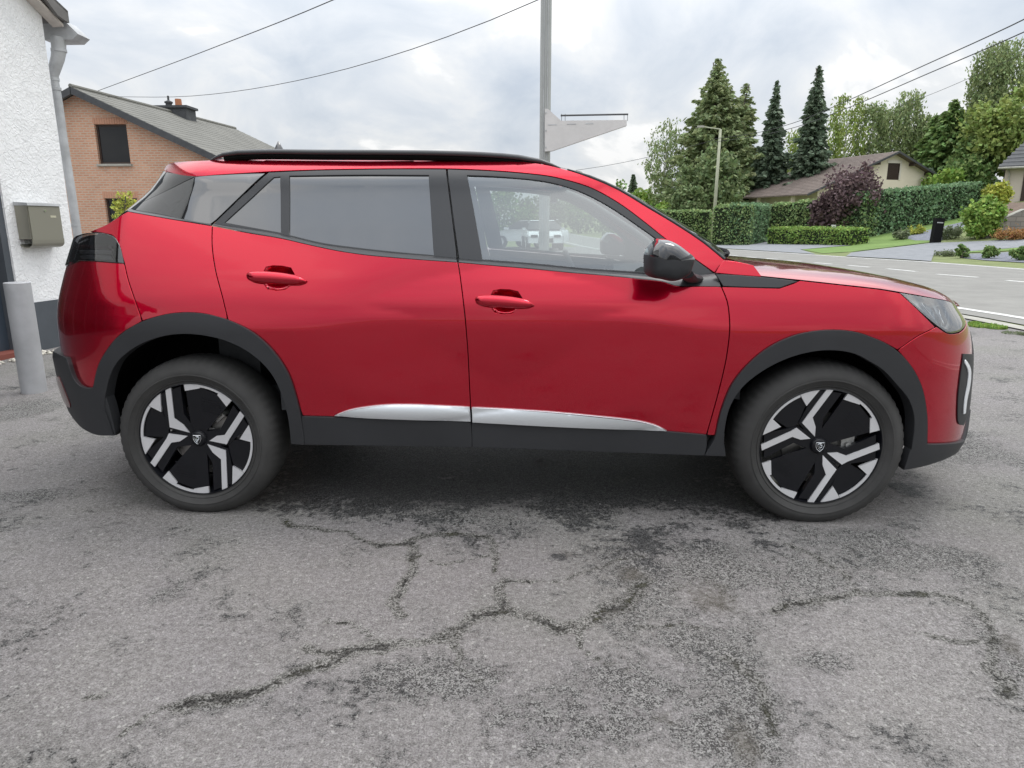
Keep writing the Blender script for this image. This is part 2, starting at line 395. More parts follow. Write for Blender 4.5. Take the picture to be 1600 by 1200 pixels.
# ---- traced lines (photograph pixels); complex numbers are points given straight on the body surface
BELT = [(200, 330), (262, 341), (331.5, 352.5), (385, 363), (439, 372), (485, 382.5), (531, 392), (572, 398), (615, 402), (665, 406), (715, 409.5), (770, 414.5), (830, 419.5), (890, 425.5), (950, 430.5), (1000, 435.5), (1037, 440), (1055, 446), (1090, 447), (1127, 447.5)]
RARCH = [(145, 607), (153.5, 571), (170.5, 542), (196, 517), (230, 499.5), (275, 489.5), (315, 490), (355, 500), (394, 520), (425, 548), (448, 582), (462, 622), (470, 655), (476, 695)]
RARCHI = [(177.5, 680), (166, 655), (163, 638), (166, 607), (179, 571), (202, 548), (232, 532), (270, 522.5), (315, 523.5), (357, 534), (394, 554), (422.6, 582), (440, 616), (449.5, 650), (455, 694)]
FARCH = [(1101, 712), (1119, 681), (1122, 665), (1131, 633), (1145, 601), (1167, 573), (1203, 543), (1248, 523), (1300, 516), (1342, 520.5), (1382, 536), (1411, 557), (1430, 582), (1443, 612.6), (1448.7, 646.6), (1449, 695)]
FARCHI = [(1134, 713), (1131, 690), (1133, 665), (1141.6, 633), (1160, 605), (1188, 582), (1223, 563), (1258, 551.6), (1297, 547), (1337, 553), (1373.6, 573), (1402, 601), (1422, 627), (1429, 650), (1429, 675), (1424.6, 703), (1413, 734)]
D_C = [(331.5, 352.5), (331, 380), (336, 420), (347.5, 465), (356, 500)]                # rear door, rear edge
D_B = [(715.5, 409.5), (720, 440), (726, 490), (731, 550), (733.5, 600), (735.5, 640)]    # between the doors
D_A = [(1127, 447.5), (1136, 470), (1140, 500), (1136.5, 550), (1126, 600), (1114, 645), (1104, 680)]
def seg(line, a, b):
    q = [p for p in line if min(a, b) <= p[0] <= max(a, b)]; return q if a < b else q[::-1]

rear_door = both(panel('rear_door', LOW, [seg(BELT, 331, 716), D_B, [(735.5, 640), (700, 650), (560, 652), (473, 650)], [(473, 650), (462, 622), (448, 582), (425, 548), (394, 520), (356, 500)], D_C[::-1]], MT['paint'], car,
    holes=[[[(411, 427), (416, 417.5), (427, 415.5), (440, 416), (454, 419), (460, 430), (453, 446), (445, 452), (432, 453.5), (418, 451), (411, 440)]]], h=.016))
front_door = both(panel('front_door', LOW, [seg(BELT, 715, 1127), D_A, [(1104, 680), (1041, 676), (900, 660), (760, 646), (735.5, 640)], D_B[::-1]], MT['paint'], car,
    holes=[[[(766, 464), (771, 454.5), (782, 452.5), (796, 453), (809, 456), (816, 467), (808, 482), (800, 489), (787, 490.5), (773, 488), (766, 476)]]], h=.016))
both(panel('handle_recess', LOW, [[(409, 427), (415, 416), (427, 413.5), (440, 414), (456, 417.5), (462, 430), (455, 447), (446, 454), (432, 455.5), (416, 453), (409, 440)]], MT['paint'], rear_door, inst=0, h=.008, skirt=0, off=-.004, bowl=.028))
both(panel('handle_recess', LOW, [[(764, 464), (770, 453), (782, 450.5), (796, 451), (811, 454.5), (818, 467), (810, 483), (801, 491), (787, 492.5), (771, 490), (764, 476)]], MT['paint'], front_door, inst=0, h=.008, skirt=0, off=-.004, bowl=.028))
def handle(parent, dx, dy):
    top = [(385, 426.5), (400, 425), (425, 425.5), (454, 429), (470, 433), (480, 437.5)]; bot = [(389, 440), (400, 442.5), (425, 444.5), (454, 446), (470, 445.5), (478, 443.5)]
    rows = []
    a = [LOW.inv(x+dx, y+dy) for x, y in top]; b = [LOW.inv(x+dx, y+dy) for x, y in bot]
    a = catmull(a, .008); b = catmull(b, .008); n = min(len(a), len(b))
    a = [a[int(i*(len(a)-1)/(n-1))] for i in range(n)]; b = [b[int(i*(len(b)-1)/(n-1))] for i in range(n)]
    for i in range(n):
        t = i/(n-1); e = (1-abs(2*t-1)**12); row = []; k = max(.12, e)**.5
        mid = (a[i]+b[i])/2; hh = (a[i]-b[i])/2*(.35+.65*k)
        for (v, d) in ((1, .000), (1.0, .014), (.72, .026), (.2, .031), (-.4, .029), (-.85, .018), (-1, .004), (-.8, -.001)):
            q = mid+hh*v; p = LOW.P(q[0], q[1]); m_ = LOW.N(q[0], q[1]); row.append(p+m_*(d*k*.95+.001))
        rows.append(row)
    rows = np.array(rows); V = rows.reshape(-1, 3); b_ = rows.shape[1]; Fc = [(i*b_+j, i*b_+(j+1) % b_, (i+1)*b_+(j+1) % b_, (i+1)*b_+j) for i in range(n-1) for j in range(b_)]
    Fc += [tuple(range(b_)), tuple(range((n-1)*b_, n*b_))[::-1]]
    both(mesh('door_handle', V, Fc, MT['paint'], parent, auto=50))
handle(rear_door, 0, 0); handle(front_door, 356, 37)

both(panel('rear_quarter_panel', LOW, [[(141, 361.5), (172, 347), (200, 330)], seg(BELT, 200, 332), D_C, [(356, 500), (315, 490), (275, 489.5), (230, 499.5), (222.5, 502)], [(222.5, 502), (210, 467), (200, 437), (194, 411)], [(194, 411), (186, 382.5), (178, 370), (165, 365.5), (145, 363)]], MT['paint'], car))
rear_bumper = both(panel('rear_bumper', LOW, [[(222.5, 502), (210, 467), (200, 437), (194, 411)], [(194, 411), (160, 408.7), (128, 406.5)], [complex(-1.13, 1.05), complex(-1.13, .72)], [(103, 560), (107, 573), (113, 590), (122, 602), (133, 607), (145, 607)], seg(RARCH, 145, 222)], MT['paint'], car))
both(panel('tailgate', LOW, [[complex(-1.14, 1.06), complex(-1.14, .70)], [complex(-1.14, .70), complex(-1.8208, .70)], [complex(-1.8208, .70), complex(-1.8208, 1.06)], [complex(-1.8208, 1.06), complex(-1.14, 1.06)]], MT['paint'], car, inst=.0))
both(panel('lower_rear_trim', BUMP_R, [[(145, 607), (133, 607), (122, 602), (113, 590), (107, 573), (103, 560)], [complex(-1.12, .665), complex(-1.8208, .66)], [complex(-1.8208, .66), complex(-1.8208, .36)], [complex(-1.8208, .36), complex(-1.15, .36), (106, 642), (130, 670), (150, 679), (180, 680)], [(180, 680), (174, 655), (168, 632), (158, 609), (145, 607)]], MT['cladding'], car, inst=0, skirt=.05))
both(panel('rear_reflector', BUMP_R, [[(93, 588), (98, 600), (104, 615), (110, 630), (104, 632), (95, 615), (90, 598), (93, 588)]], MT['lamp_red'], rear_bumper, inst=0, skirt=.004, off=.004, h=.01))
ra = both(panel('wheel_arch_trim', CLAD, [RARCH, [(476, 695), (455, 694)], RARCHI[::-1], [(177.5, 680), (163, 640), (145, 607)]], MT['cladding'], car, inst=.001, skirt=.055))
fa = both(panel('wheel_arch_trim', CLAD, [FARCH, [(1449, 695), (1424.6, 703)], FARCHI[:-2][::-1], [(1131, 690), (1134, 713)], [(1134, 713), (1101, 712)]], MT['cladding'], car, inst=.001, skirt=.055))
both(panel('front_fender', LOW, [[(1127, 447.5)]+D_A[1:], [(1104, 680), (1119, 681)], [(1119, 681)]+FARCH[2:11]+[(1402, 547)], [(1402, 547), (1430, 528), (1461.5, 511)], [(1461.5, 511), (1436, 485.5), (1406, 457.5)], [(1406, 457.5), (1350, 449), (1300, 443.5), (1250, 438)], [(1248, 440), (1218, 450)], [(1218, 450), (1127, 447.5)]], MT['paint'], car))
both(panel('front_fender', LOW, [[(1118, 426), (1131, 407)], [(1131, 407), (1150, 409), (1177, 414.5)], [(1177, 414.5), (1190, 432)], [(1190, 432), (1150, 429), (1118, 426)]], MT['paint'], car, inst=.001))
front_bumper = both(panel('front_bumper', LOW, [[(1402, 547), (1430, 528), (1463, 510)], [(1463, 510), (1478.6, 520), (1498, 520.5)], [(1498, 520.5), complex(3.65, .823)], [complex(3.65, .823), complex(3.655, .885)], [complex(3.655, .885), complex(4.3208, .90)], [complex(4.3208, .90), complex(4.3208, .80)], [complex(4.3208, .80), complex(3.72, .80)], [complex(3.72, .80), complex(3.72, .43)], [complex(3.72, .43), (1508, 690), (1495, 693), (1449, 695)], FARCH[11:16][::-1]+[(1402, 547)]], MT['paint'], car))
both(panel('grille', LOW, [[complex(3.725, .795), complex(4.3208, .795)], [complex(4.3208, .795), complex(4.3208, .33)], [complex(4.3208, .33), complex(3.725, .33)], [complex(3.725, .33), complex(3.725, .795)]], MT['gloss_black'], car, inst=0, off=-.02))
gr = []
for k in range(9):
    z = .38+k*.045; u = np.linspace(3.75, 4.3208, 22); P = LOW.P(u, z+0*u)+np.array([.002, 0, 0]); gr.append((P, z))
mb = MB()
for P, z in gr: mb.tube(P, .007, 6)
both(mb.build('grille_bar', MT['chrome'], car, auto=40))
both(panel('lower_front_trim', CLAD, [[(1449, 695), (1495, 693), (1512, 690)], [complex(3.75, .41), complex(4.3208, .40)], [complex(4.3208, .40), complex(4.3208, .22)], [complex(4.3208, .22), complex(3.75, .22), (1498, 706.5), (1470, 720), (1441, 729), (1413, 734)], [(1413, 734), (1424.6, 703), (1449, 695)]], MT['cladding'], car, inst=0, skirt=.04))
# daytime light housing and guide
both(panel('daytime_light', LOW, [[(1504, 553), (1523, 553)], [complex(3.80, .79), complex(3.82, .60)], [complex(3.70, .46), (1504, 664)], [(1504, 664), (1495.5, 658), (1496, 618), (1500.5, 578.6), (1504, 553)]], MT['cladding'], front_bumper, inst=0, skirt=.004, off=.005, h=.02))
both(panel('light_guide', LOW, [[(1505, 562), (1510, 569), (1513.5, 582), (1512, 602), (1507, 626), (1505, 645)], [(1505, 645), (1502, 646)], [(1502, 646), (1504, 624), (1508.5, 600), (1510, 583), (1507, 572), (1504, 566)]], MT['white_lamp'], front_bumper, inst=0, skirt=.004, off=.010, h=.01))
# headlamp
HL = [[(1406, 457), (1435, 462), (1458.7, 466), (1481, 470.5), (1495.5, 479)], [(1495.5, 479), complex(3.64, .885)], [complex(3.64, .885), complex(3.64, .825)], [complex(3.64, .825), (1498, 519)], [(1498, 519), (1478.6, 519), (1464, 508.5), (1436, 485), (1406, 457)]]
head = both(panel('headlamp', LOW, HL, MT['lamp_grey'], car, inst=.001, skirt=.0, off=-.028, h=.02))
both(panel('lamp_lens', LOW, HL, MT['lens'], head, inst=.002, skirt=.004, h=.02))
both(panel('lamp_bezel', LOW, HL, MT['rimblack'], head, inst=0, skirt=.008, h=.02, off=-.006, holes=[[[(1416, 461.5), (1458, 469), (1480, 473.5), (1492, 481)], [(1492, 481), (1494, 500), (1492, 512)], [(1492, 512), (1479, 514), (1466, 504), (1440, 483), (1416, 461.5)]]]))
both(panel('lamp_reflector', LOW, [[(1446, 471), (1462, 474), (1468, 486), (1479, 503), (1476, 508), (1462, 492), (1452, 480), (1446, 471)]], MT['chrome'], head, inst=0, skirt=.01, off=-.016, h=.01))
both(panel('lamp_reflector', LOW, [[(1474, 476), (1487, 479), (1489, 500), (1483, 506), (1478, 492)]], MT['chrome'], head, inst=0, skirt=.012, off=-.02, h=.01, bowl=.006))
# tail lamp
TL = [[(108, 377.5), (120, 367.5), (142, 363.7), (165, 365.5), (180, 372.5), (186, 382.5), (193.7, 411)], [(193.7, 411), (160, 408.7), (122.5, 406)], [(122.5, 406), (112.5, 395), (108, 380)]]
TLS = LOW.shifted(.004, .004)
tl = both(panel('tail_lamp', TLS, [[(120, 368), (142, 363.7), (165, 365.5), (180, 372.5), (186, 382.5), (193.7, 411)], [(193.7, 411), (160, 408.7), (124, 406.5)], [complex(-1.15, 1.04), complex(-1.8208, 1.06)], [complex(-1.8208, 1.06), complex(-1.8208, 1.13)], [complex(-1.8208, 1.13), complex(-1.15, 1.15), (120, 368)]], MT['gloss_black'], car, inst=.001, off=-.02, skirt=0))
both(panel('lamp_lens', TLS, [[(120, 368), (142, 363.7), (165, 365.5), (180, 372.5), (186, 382.5), (193.7, 411)], [(193.7, 411), (160, 408.7), (124, 406.5)], [complex(-1.15, 1.04), complex(-1.8208, 1.06)], [complex(-1.8208, 1.06), complex(-1.8208, 1.13)], [complex(-1.8208, 1.13), complex(-1.15, 1.15), (120, 368)]], MT['smoke'], tl, inst=.001, skirt=.01))
for k in range(3):
    y = 384+k*8
    both(panel('light_bar', TLS, [[(118+k*2, y-1.5), (145, y-2), (170, y-1)], [(170, y-1), (172, y+3.4)], [(172, y+3.4), (145, y+2.6), (119+k*2, y+2)]], MT['caliper'] if k else MT['lamp_red'], tl, inst=0, skirt=.008, off=-.008, h=.01))
# sills and silver strips
SB = [(476, 695), (540, 696), (640, 697), (738, 699)]; SB2 = [(738, 699), (900, 704.5), (1020, 709), (1101, 712)]
SILL = LOW.shifted(.009)
r_sill = both(panel('sill_trim', SILL, [[(471, 651), (525, 652.5), (620, 656), (735, 660)], [(735.5, 660), (737, 680), (737.5, 699)], SB[::-1], [(476, 695), (474, 675), (471, 651)]], MT['cladding'], rear_door, inst=.0015, skirt=.03))
f_sill = both(panel('sill_trim', SILL, [[(737, 660), (820, 664), (900, 668), (1040, 674.5), (1104, 680)], [(1104, 680), (1104.5, 695), (1101, 712)], SB2[::-1], [(738, 699), (737.5, 680), (737, 660)]], MT['cladding'], front_door, inst=.0015, skirt=.03))
STR = LOW.shifted(.014)
both(panel('silver_strip', STR, [[(522, 650), (545, 641.5), (575, 636), (605, 633), (635, 632.5), (690, 634.5), (733, 636.5)], [(733, 636.5), (735.5, 659)], [(735.5, 659), (690, 657.5), (620, 655), (560, 652.5), (522, 650)]], MT['silver'], rear_door, inst=.001, skirt=.02, h=.008, bowl=-.012))
both(panel('silver_strip', STR, [[(737.5, 637), (800, 640), (860, 644), (930, 650.5), (980, 656), (1010, 661), (1030, 667.5), (1042, 674)], [(1042, 674), (960, 670.5), (880, 667), (800, 663), (738, 660)], [(738, 660), (737.5, 637)]], MT['silver'], front_door, inst=.001, skirt=.02, h=.008, bowl=-.012))
# greenhouse: roof side, pillars, frames, glass
roof_side = both(panel('roof_side', GRN, [[(262, 268), (312, 274.6), (367, 270.5), (423, 267), (490, 264.5), (562, 263), (640, 262.3), (698, 262.5), (770, 265.5), (820, 269.5), (860, 274.5), (890, 281.5), (920, 291), (965, 315), (1010, 348), (1040, 372), (1085, 403), (1118, 426)], [(1118, 426), (1131, 406.5)],
    [(1131, 406.5), (1100, 381), (1055, 351), (1010, 324), (965, 297), (920, 277.5), (885, 266), (850, 257.5), (800, 251.5), (740, 247.5), (650, 245.5), (500, 245), (400, 247), (330, 250.5), (290, 252.5), (265, 256), (255, 262)], [(255, 262), (262, 268)]], MT['paint'], car, inst=0, h=.025, skirt=.01))
rdf = both(panel('window_frame', GRN, [[(334, 349.5), (380, 306), (420, 269.5)], [(420, 269.5), (490, 266.5), (562, 265), (640, 264.3), (696.5, 264.5)], [(696.5, 264.5), (705, 335), (713.5, 403)], [(713.5, 403), (678, 400), (620, 395.5), (560, 389), (500, 381), (452, 369), (439, 366), (385, 357), (334, 349.5)]], MT['satin_black'], rear_door, inst=.001, h=.03,
    holes=[[[(350.5, 347.5), (427.5, 277)], [(427.5, 277), (438, 276)], [(438, 276), (439, 363.5)], [(439, 363.5), (350.5, 347.5)]], [[(452, 274.5), (560, 273), (670, 273.5)], [(670, 273.5), (674, 335), (678, 398.5)], [(678, 398.5), (620, 393.5), (560, 387), (500, 378.5), (452, 367)], [(452, 367), (452, 274.5)]]], skirt=.008))
both(panel('window', GRN, [[(349, 349.5), (427, 275.5)], [(427, 275.5), (439.5, 274.5)], [(439.5, 274.5), (440, 366)], [(440, 366), (349, 349.5)]], MT['privacy'], rear_door, inst=0, off=-.005, skirt=0))
both(panel('window', GRN, [[(450.5, 272.5), (560, 271), (671.5, 271.5)], [(671.5, 271.5), (679.5, 401)], [(679.5, 401), (560, 389.5), (450.5, 369)], [(450.5, 369), (450.5, 272.5)]], MT['privacy'], rear_door, inst=0, off=-.006, skirt=0))
FG = [[(729.5, 273.6), (765, 275), (800, 277.5), (860, 285), (905, 298.5), (950, 321), (995, 351), (1028, 374.5)], [(1028, 374.5), (1042, 390), (1046, 428)], [(1046, 428), (983, 423.6), (920, 419.5), (830, 411), (753.5, 405)], [(753.5, 405), (742, 340), (729.5, 273.6)]]
both(panel('window_frame', GRN, [[(699.5, 264.5), (770, 267.5), (820, 271.5), (860, 276.5), (890, 283.5), (920, 293), (965, 317), (1010, 350), (1040, 374), (1085, 405), (1115, 427)], [(1115, 427), (1080, 430), (1045, 431), (983, 426), (920, 422), (830, 413), (753, 407.5), (717.5, 404)], [(717.5, 404), (708, 335), (699.5, 264.5)]], MT['satin_black'], front_door, inst=.001, skirt=.008, holes=[FG]))
both(panel('window', GRN, FG, MT['window'], front_door, inst=-.006, off=-.006, skirt=0))
both(panel('rear_quarter_window', GRN, [[(306, 276), (340, 273.5), (380, 271.5), (414, 270.5)], [(414, 270.5), (378, 304), (329, 350)], [(329, 350), (262, 337.5), (205, 326.5)], [(209, 323), (258, 299), (306, 276)]], MT['privacy'], car, inst=.0015, h=.03, skirt=.01))
both(panel('tailgate_side_trim', GRN, [[(209, 323), (258, 299), (305, 275.5)], [(305, 275.5), (285, 272.5), (262, 269)], [complex(-.72, 1.46), complex(-.80, 1.30), complex(-.80, 1.15)], [(141, 361.5), (172, 346), (203, 327)]], MT['gloss_black'], car, inst=.0015, skirt=.01))
both(panel('rear_window', GRN, [[complex(-.80, 1.45), complex(-1.4708, 1.46)], [complex(-1.4708, 1.46), complex(-1.4708, 1.12)], [complex(-1.4708, 1.12), complex(-.80, 1.12)], [complex(-.80, 1.12), complex(-.80, 1.45)]], MT['privacy'], car, inst=0, skirt=0, off=-.003))
both(panel('spoiler', GRN, [[complex(-.95, 1.485), complex(-1.4708, 1.485)], [complex(-1.4708, 1.485), complex(-1.4708, 1.455)], [complex(-1.4708, 1.455), complex(-.95, 1.455)], [complex(-.95, 1.455), complex(-.95, 1.485)]], MT['paint'], car, inst=0, skirt=.02, off=.0))
# belt trim between body and glass
def ruled(name, A, B, mt, parent, k=4, bulge=.006):
    n = 60; A = np.array(A); B = np.array(B)
    def rs(P):
        d = np.r_[0, np.cumsum(np.linalg.norm(np.diff(P, axis=0), axis=1))]; t = np.linspace(0, d[-1], n); return np.stack([np.interp(t, d, P[:, i]) for i in range(3)], 1)
    A, B = rs(A), rs(B); rows = []
    for j in range(k+1):
        t = j/k; q = A*(1-t)+B*t; q[:, 1] -= bulge*4*t*(1-t); q[:, 2] += bulge*2*t*(1-t); rows.append(q)
    return loft(name, rows, mt, parent, flip=True)
def pl(surf, pts, step=.03): return [surf.P(q[0], q[1]) for q in catmull([surf.inv(*p) for p in pts], step)]
both(ruled('belt_trim', pl(LOW, seg(BELT, 200, 332)), pl(GRN, [(205, 326.5), (262, 337.5), (329, 350)]), MT['satin_black'], car))
both(ruled('belt_trim', pl(LOW, [(333, 352.8)]+seg(BELT, 385, 700)+[(714, 409.3)]), pl(GRN, [(335, 349.5), (385, 357), (439, 366), (452, 369), (500, 381), (560, 389), (620, 395.5), (678, 400), (713, 403)]), MT['satin_black'], rear_door))
both(ruled('belt_trim', pl(LOW, [(717, 409.6)]+seg(BELT, 770, 1090)+[(1126, 447.5)]), pl(GRN, [(718, 404), (753, 407.5), (830, 413), (920, 422), (983, 426), (1045, 431), (1080, 430), (1116, 427)]), MT['satin_black'], front_door))
both(panel('fender_trim', LOW, [[(1119, 428.5), (1150, 430.5), (1190, 433.5), (1246, 439.5)], [(1246, 439.5), (1218, 449.5)], [(1218, 449.5), (1170, 448.5), (1130, 447)], [(1130, 447), (1119, 428.5)]], MT['satin_black'], car, inst=.001, off=.003, skirt=.012))
# mirror
mir = [(1025.6, 373.7), (1040.6, 374.7), (1053, 380), (1065, 388.7), (1081, 402.8), (1078, 415), (1072.5, 428), (1065, 432.8), (1050, 438.4), (1031, 435.6), (1009.7, 429), (1007.5, 412), (1008.4, 396), (1014, 385)]
def mirror_part(name, sel, mt, parent, grow=1.0):
    P = np.array([at(x, y, Y=-1.0) for x, y in sel]); P = np.array(catmull(list(P[:, [0, 2]])+[P[0, [0, 2]]], .008))[:-1]; c = P.mean(0)
    c = np.array([at(1043, 406, Y=-1.0)[0], at(1043, 406, Y=-1.0)[2]])
    rows = []
    for y, s in ((-1.125, .30), (-1.122, .62), (-1.108, .82), (-1.08, .93), (-1.04, .985), (-1.0, 1.0), (-.95, .97), (-.93, .90), (-.925, .5)):
        q = c+(P-c)*s*grow; rows.append(np.stack([q[:, 0], 0*q[:, 0]+y, q[:, 1]], 1))
    rows = np.array(rows); a, b = rows.shape[:2]; V = rows.reshape(-1, 3)
    Fc = [(i*b+j, i*b+(j+1) % b, (i+1)*b+(j+1) % b, (i+1)*b+j) for i in range(a-1) for j in range(b)]+[tuple(range(b))[::-1], tuple(range((a-1)*b, a*b))]
    return mesh(name, V, Fc, mt, parent, auto=55)
mirror = both(mirror_part('door_mirror', mir, MT['cladding'], car))
capo = [(1025.6, 373.2), (1040.6, 374.2), (1053, 379.5), (1065, 388), (1081.5, 402.8), (1060, 398), (1040, 396.5), (1008, 396), (1013.5, 385)]
both(mirror_part('mirror_cap', capo, MT['gloss_black'], mirror, 1.012))
mb = MB(); a = at(1070, 428, Y=-.97); b = LOW.P(*LOW.inv(1085, 436)); mb.tube([a, (a+b)/2+np.array([0, 0, -.004]), b+np.array([0, .02, 0])], [.035, .03, .04], 12, sq=.5); both(mb.build('mirror_arm', MT['cladding'], mirror, auto=50))
# roof, windscreen, bonnet, glass between
EDGE = pl(GRN, [(1131, 406.5), (1100, 381), (1055, 351), (1010, 324), (965, 297), (920, 277.5), (885, 266)], .05)
def across(E, bulge, crown, n=24, pw=2.0, pz=2.0):
    rows = []
    for i, e in enumerate(E):
        t = i/max(1, len(E)-1); row = []
        bu = bulge(t) if callable(bulge) else bulge; cr = crown(t) if callable(crown) else crown
        for j in range(n+1):
            th = math.pi*j/n; y = e[1]*math.cos(th); k = abs(math.cos(th))
            row.append((e[0]+bu*(1-k**pw), y, e[2]+cr*(1-k**pz)))
        rows.append(row)
    return rows
EDGE = [e+np.array([0, .004, 0]) for e in EDGE]
loft('windscreen', across(EDGE, lambda t: .15-.06*t, .01), MT['window'], car)
mb = MB()
for i in range(len(EDGE)-1):
    pass
for sgn in (1, -1):
    P = [np.array([e[0]+.004, e[1]*sgn, e[2]+.004]) for e in EDGE]; mb = MB(); mb.tube(P, [.0065]*(len(P)-1)+[.003], 8); mb.build('windscreen_seal', MT['satin_black'], car, auto=50)
REDGE = pl(GRN, [(885, 266), (850, 257.5), (800, 251.5), (740, 247.5), (650, 245.5), (500, 245), (400, 247), (330, 250.5), (290, 252.5), (268, 255.5)], .06)
loft('roof', across(REDGE, lambda t: .10*(1-min(1, t*6)) - .10*max(0, t*3-2), lambda t: .028*(1-t**4)-.004), MT['paint'], car)
HE = [(1190, 431), (1250, 437), (1300, 442.5), (1350, 448), (1406, 456), (1435, 461), (1458.7, 465.5), (1481, 470), (1495.5, 478.5)]
hp = [LOW.inv(*p) for p in HE]; hpts = catmull(hp, .05); HEd = [LOW.P(q[0], q[1]) for q in hpts]
tt = [(q[0]-hpts[0][0])/(hpts[-1][0]-hpts[0][0]) for q in hpts]
crf = pchip([0, .3, .6, .75, .88, 1.0], [.034, .044, .049, .045, .034, .014]); buf = pchip([0, .3, .7, 1.0], [.09, .05, .03, .13])
rows = []
for e, t in zip(HEd, tt):
    row = []
    for j in range(81):
        th = math.pi*j/80; k = abs(math.cos(th)); row.append((e[0]+float(buf(t))*(1-k**2)-.055*(1-k**12)*(1-t)**4, e[1]*math.cos(th), e[2]+float(crf(t))*(.8*(1-k**8)+.35*(1-k**2))))
    rows.append(row)
# front lip of the bonnet going down to the grille
e0 = rows[-1]; 
for f, dx in ((.35, .012), (.7, .010), (1.0, .0)):
    rows.append([(p[0]+dx, p[1], p[2]*(1-f)+(.885)*f) for p in e0])
loft('bonnet', rows, MT['paint'], car)
# cowl between windscreen and bonnet
cw = [across([HEd[0]], .06, .034, 24, pz=12)[0], across([EDGE[0]], .15, .01, 24)[0]]
cw[0] = [(p[0]+.01, p[1], p[2]-.035) for p in cw[0]]; cw[1] = [(p[0]-.01, p[1], p[2]-.05) for p in cw[1]]
loft('cowl', cw, MT['black'], car)
mb = MB(); c0 = [np.array(p) for p in across([EDGE[0]], .15, .01, 24)[0][4:20]]
mb.tube([p+np.array([.0, 0, .012]) for p in c0], .008, 6); mb.build('wiper', MT['black'], car)
# roof rails
RT = [(329, 251), (338, 246), (350, 241.5), (372, 238.5), (405, 237.5), (500, 238), (600, 238.5), (700, 239.8), (760, 242), (810, 246), (845, 252), (862, 257.5), (876, 263)]
RP = [at(x, y, Y=-.575) for x, y in RT]; RPc = catmull(RP, .05)
n = len(RPc); mb = MB()
mb.tube(RPc, [.005+.0105*min(1, min(i, n-1-i)/2.5) for i in range(n)], 12, sq=.72)
rail = both(mb.build('roof_rail', MT['rail'], car, auto=60))
mb = MB(); mb.tube([p+np.array([0, .004, -.018]) for p in RPc[2:-2]], .013, 8); both(mb.build('rail_foot', MT['core'], rail))
mb = MB(); p0 = at(436, 236, Y=0.0); mb.lathe([(.030, -.02), (.028, 0), (.016, .022), (.004, .045), (0.0005, .047)], 12, c=tuple(p0)); mb.build('roof_antenna', MT['gloss_black'], car, auto=50)

# dark shell under the panels, arch liners, floor
def arc(cx, r, a0, a1, n=14): return [complex(cx+r*math.cos(R(a0+(a1-a0)*i/n)), .335+r*math.sin(R(a0+(a1-a0)*i/n))) for i in range(n+1)]
both(panel('body_shell', LOW, [[complex(-1.2, 1.10), complex(-1.2, .5)], [complex(-1.2, .5), complex(-.5, .40)], arc(0, .465, 172, 8), [complex(.47, .34), complex(2.13, .34)], arc(2.605, .465, 172, 8), [complex(3.08, .42), complex(3.7, .42)], [complex(3.7, .42), complex(3.5, .90)], [complex(3.5, .90), complex(2.9, .94), complex(2.3, 1.0), complex(1.2, 1.04), complex(.3, 1.16), complex(-.3, 1.18), complex(-1.2, 1.10)]], MT['core'], car, inst=0, off=-.045, skirt=0, h=.06))
for cx in (0, 2.605):
    mb = MB(); rr = .462
    V = []; Fc = []
    ang = [R(4+172*i/26) for i in range(27)]
    ug = np.linspace(LOW.xar-1.5, LOW.xaf+1.5, 400)
    def ysurf(x, z):
        P = LOW.P(ug, z+0*ug); return np.interp(x, P[:, 0], P[:, 1])
    V += [(cx+rr*math.cos(a), ysurf(cx+rr*math.cos(a), .335+rr*math.sin(a))+.022, .335+rr*math.sin(a)) for a in ang]
    V += [(cx+rr*math.cos(a), -.45, .335+rr*math.sin(a)) for a in ang]
    Fc = [(i, i+1, 27+i+1, 27+i) for i in range(26)]; V.append((cx, -.45, .335)); Fc += [(27+i, 27+i+1, 54) for i in range(26)]
    both(mesh('arch_liner', V, Fc, MT['core'], car))
mb = MB(); mb.box(.45, 2.15, -.70, .70, .27, .34); mb.box(-.5, 3.1, -.44, .44, .26, .34); mb.box(-.66, -.46, -.56, .56, .40, .5); mb.box(3.04, 3.2, -.55, .55, .26, .4)
mb.build('floor_pan', MT['core'], car)
mb = MB(); mb.tube([(-.75, .40, .27), (-.3, .42, .26), (.4, .3, .22)], .03, 10); mb.build('exhaust', MT['steel'], car, auto=50)

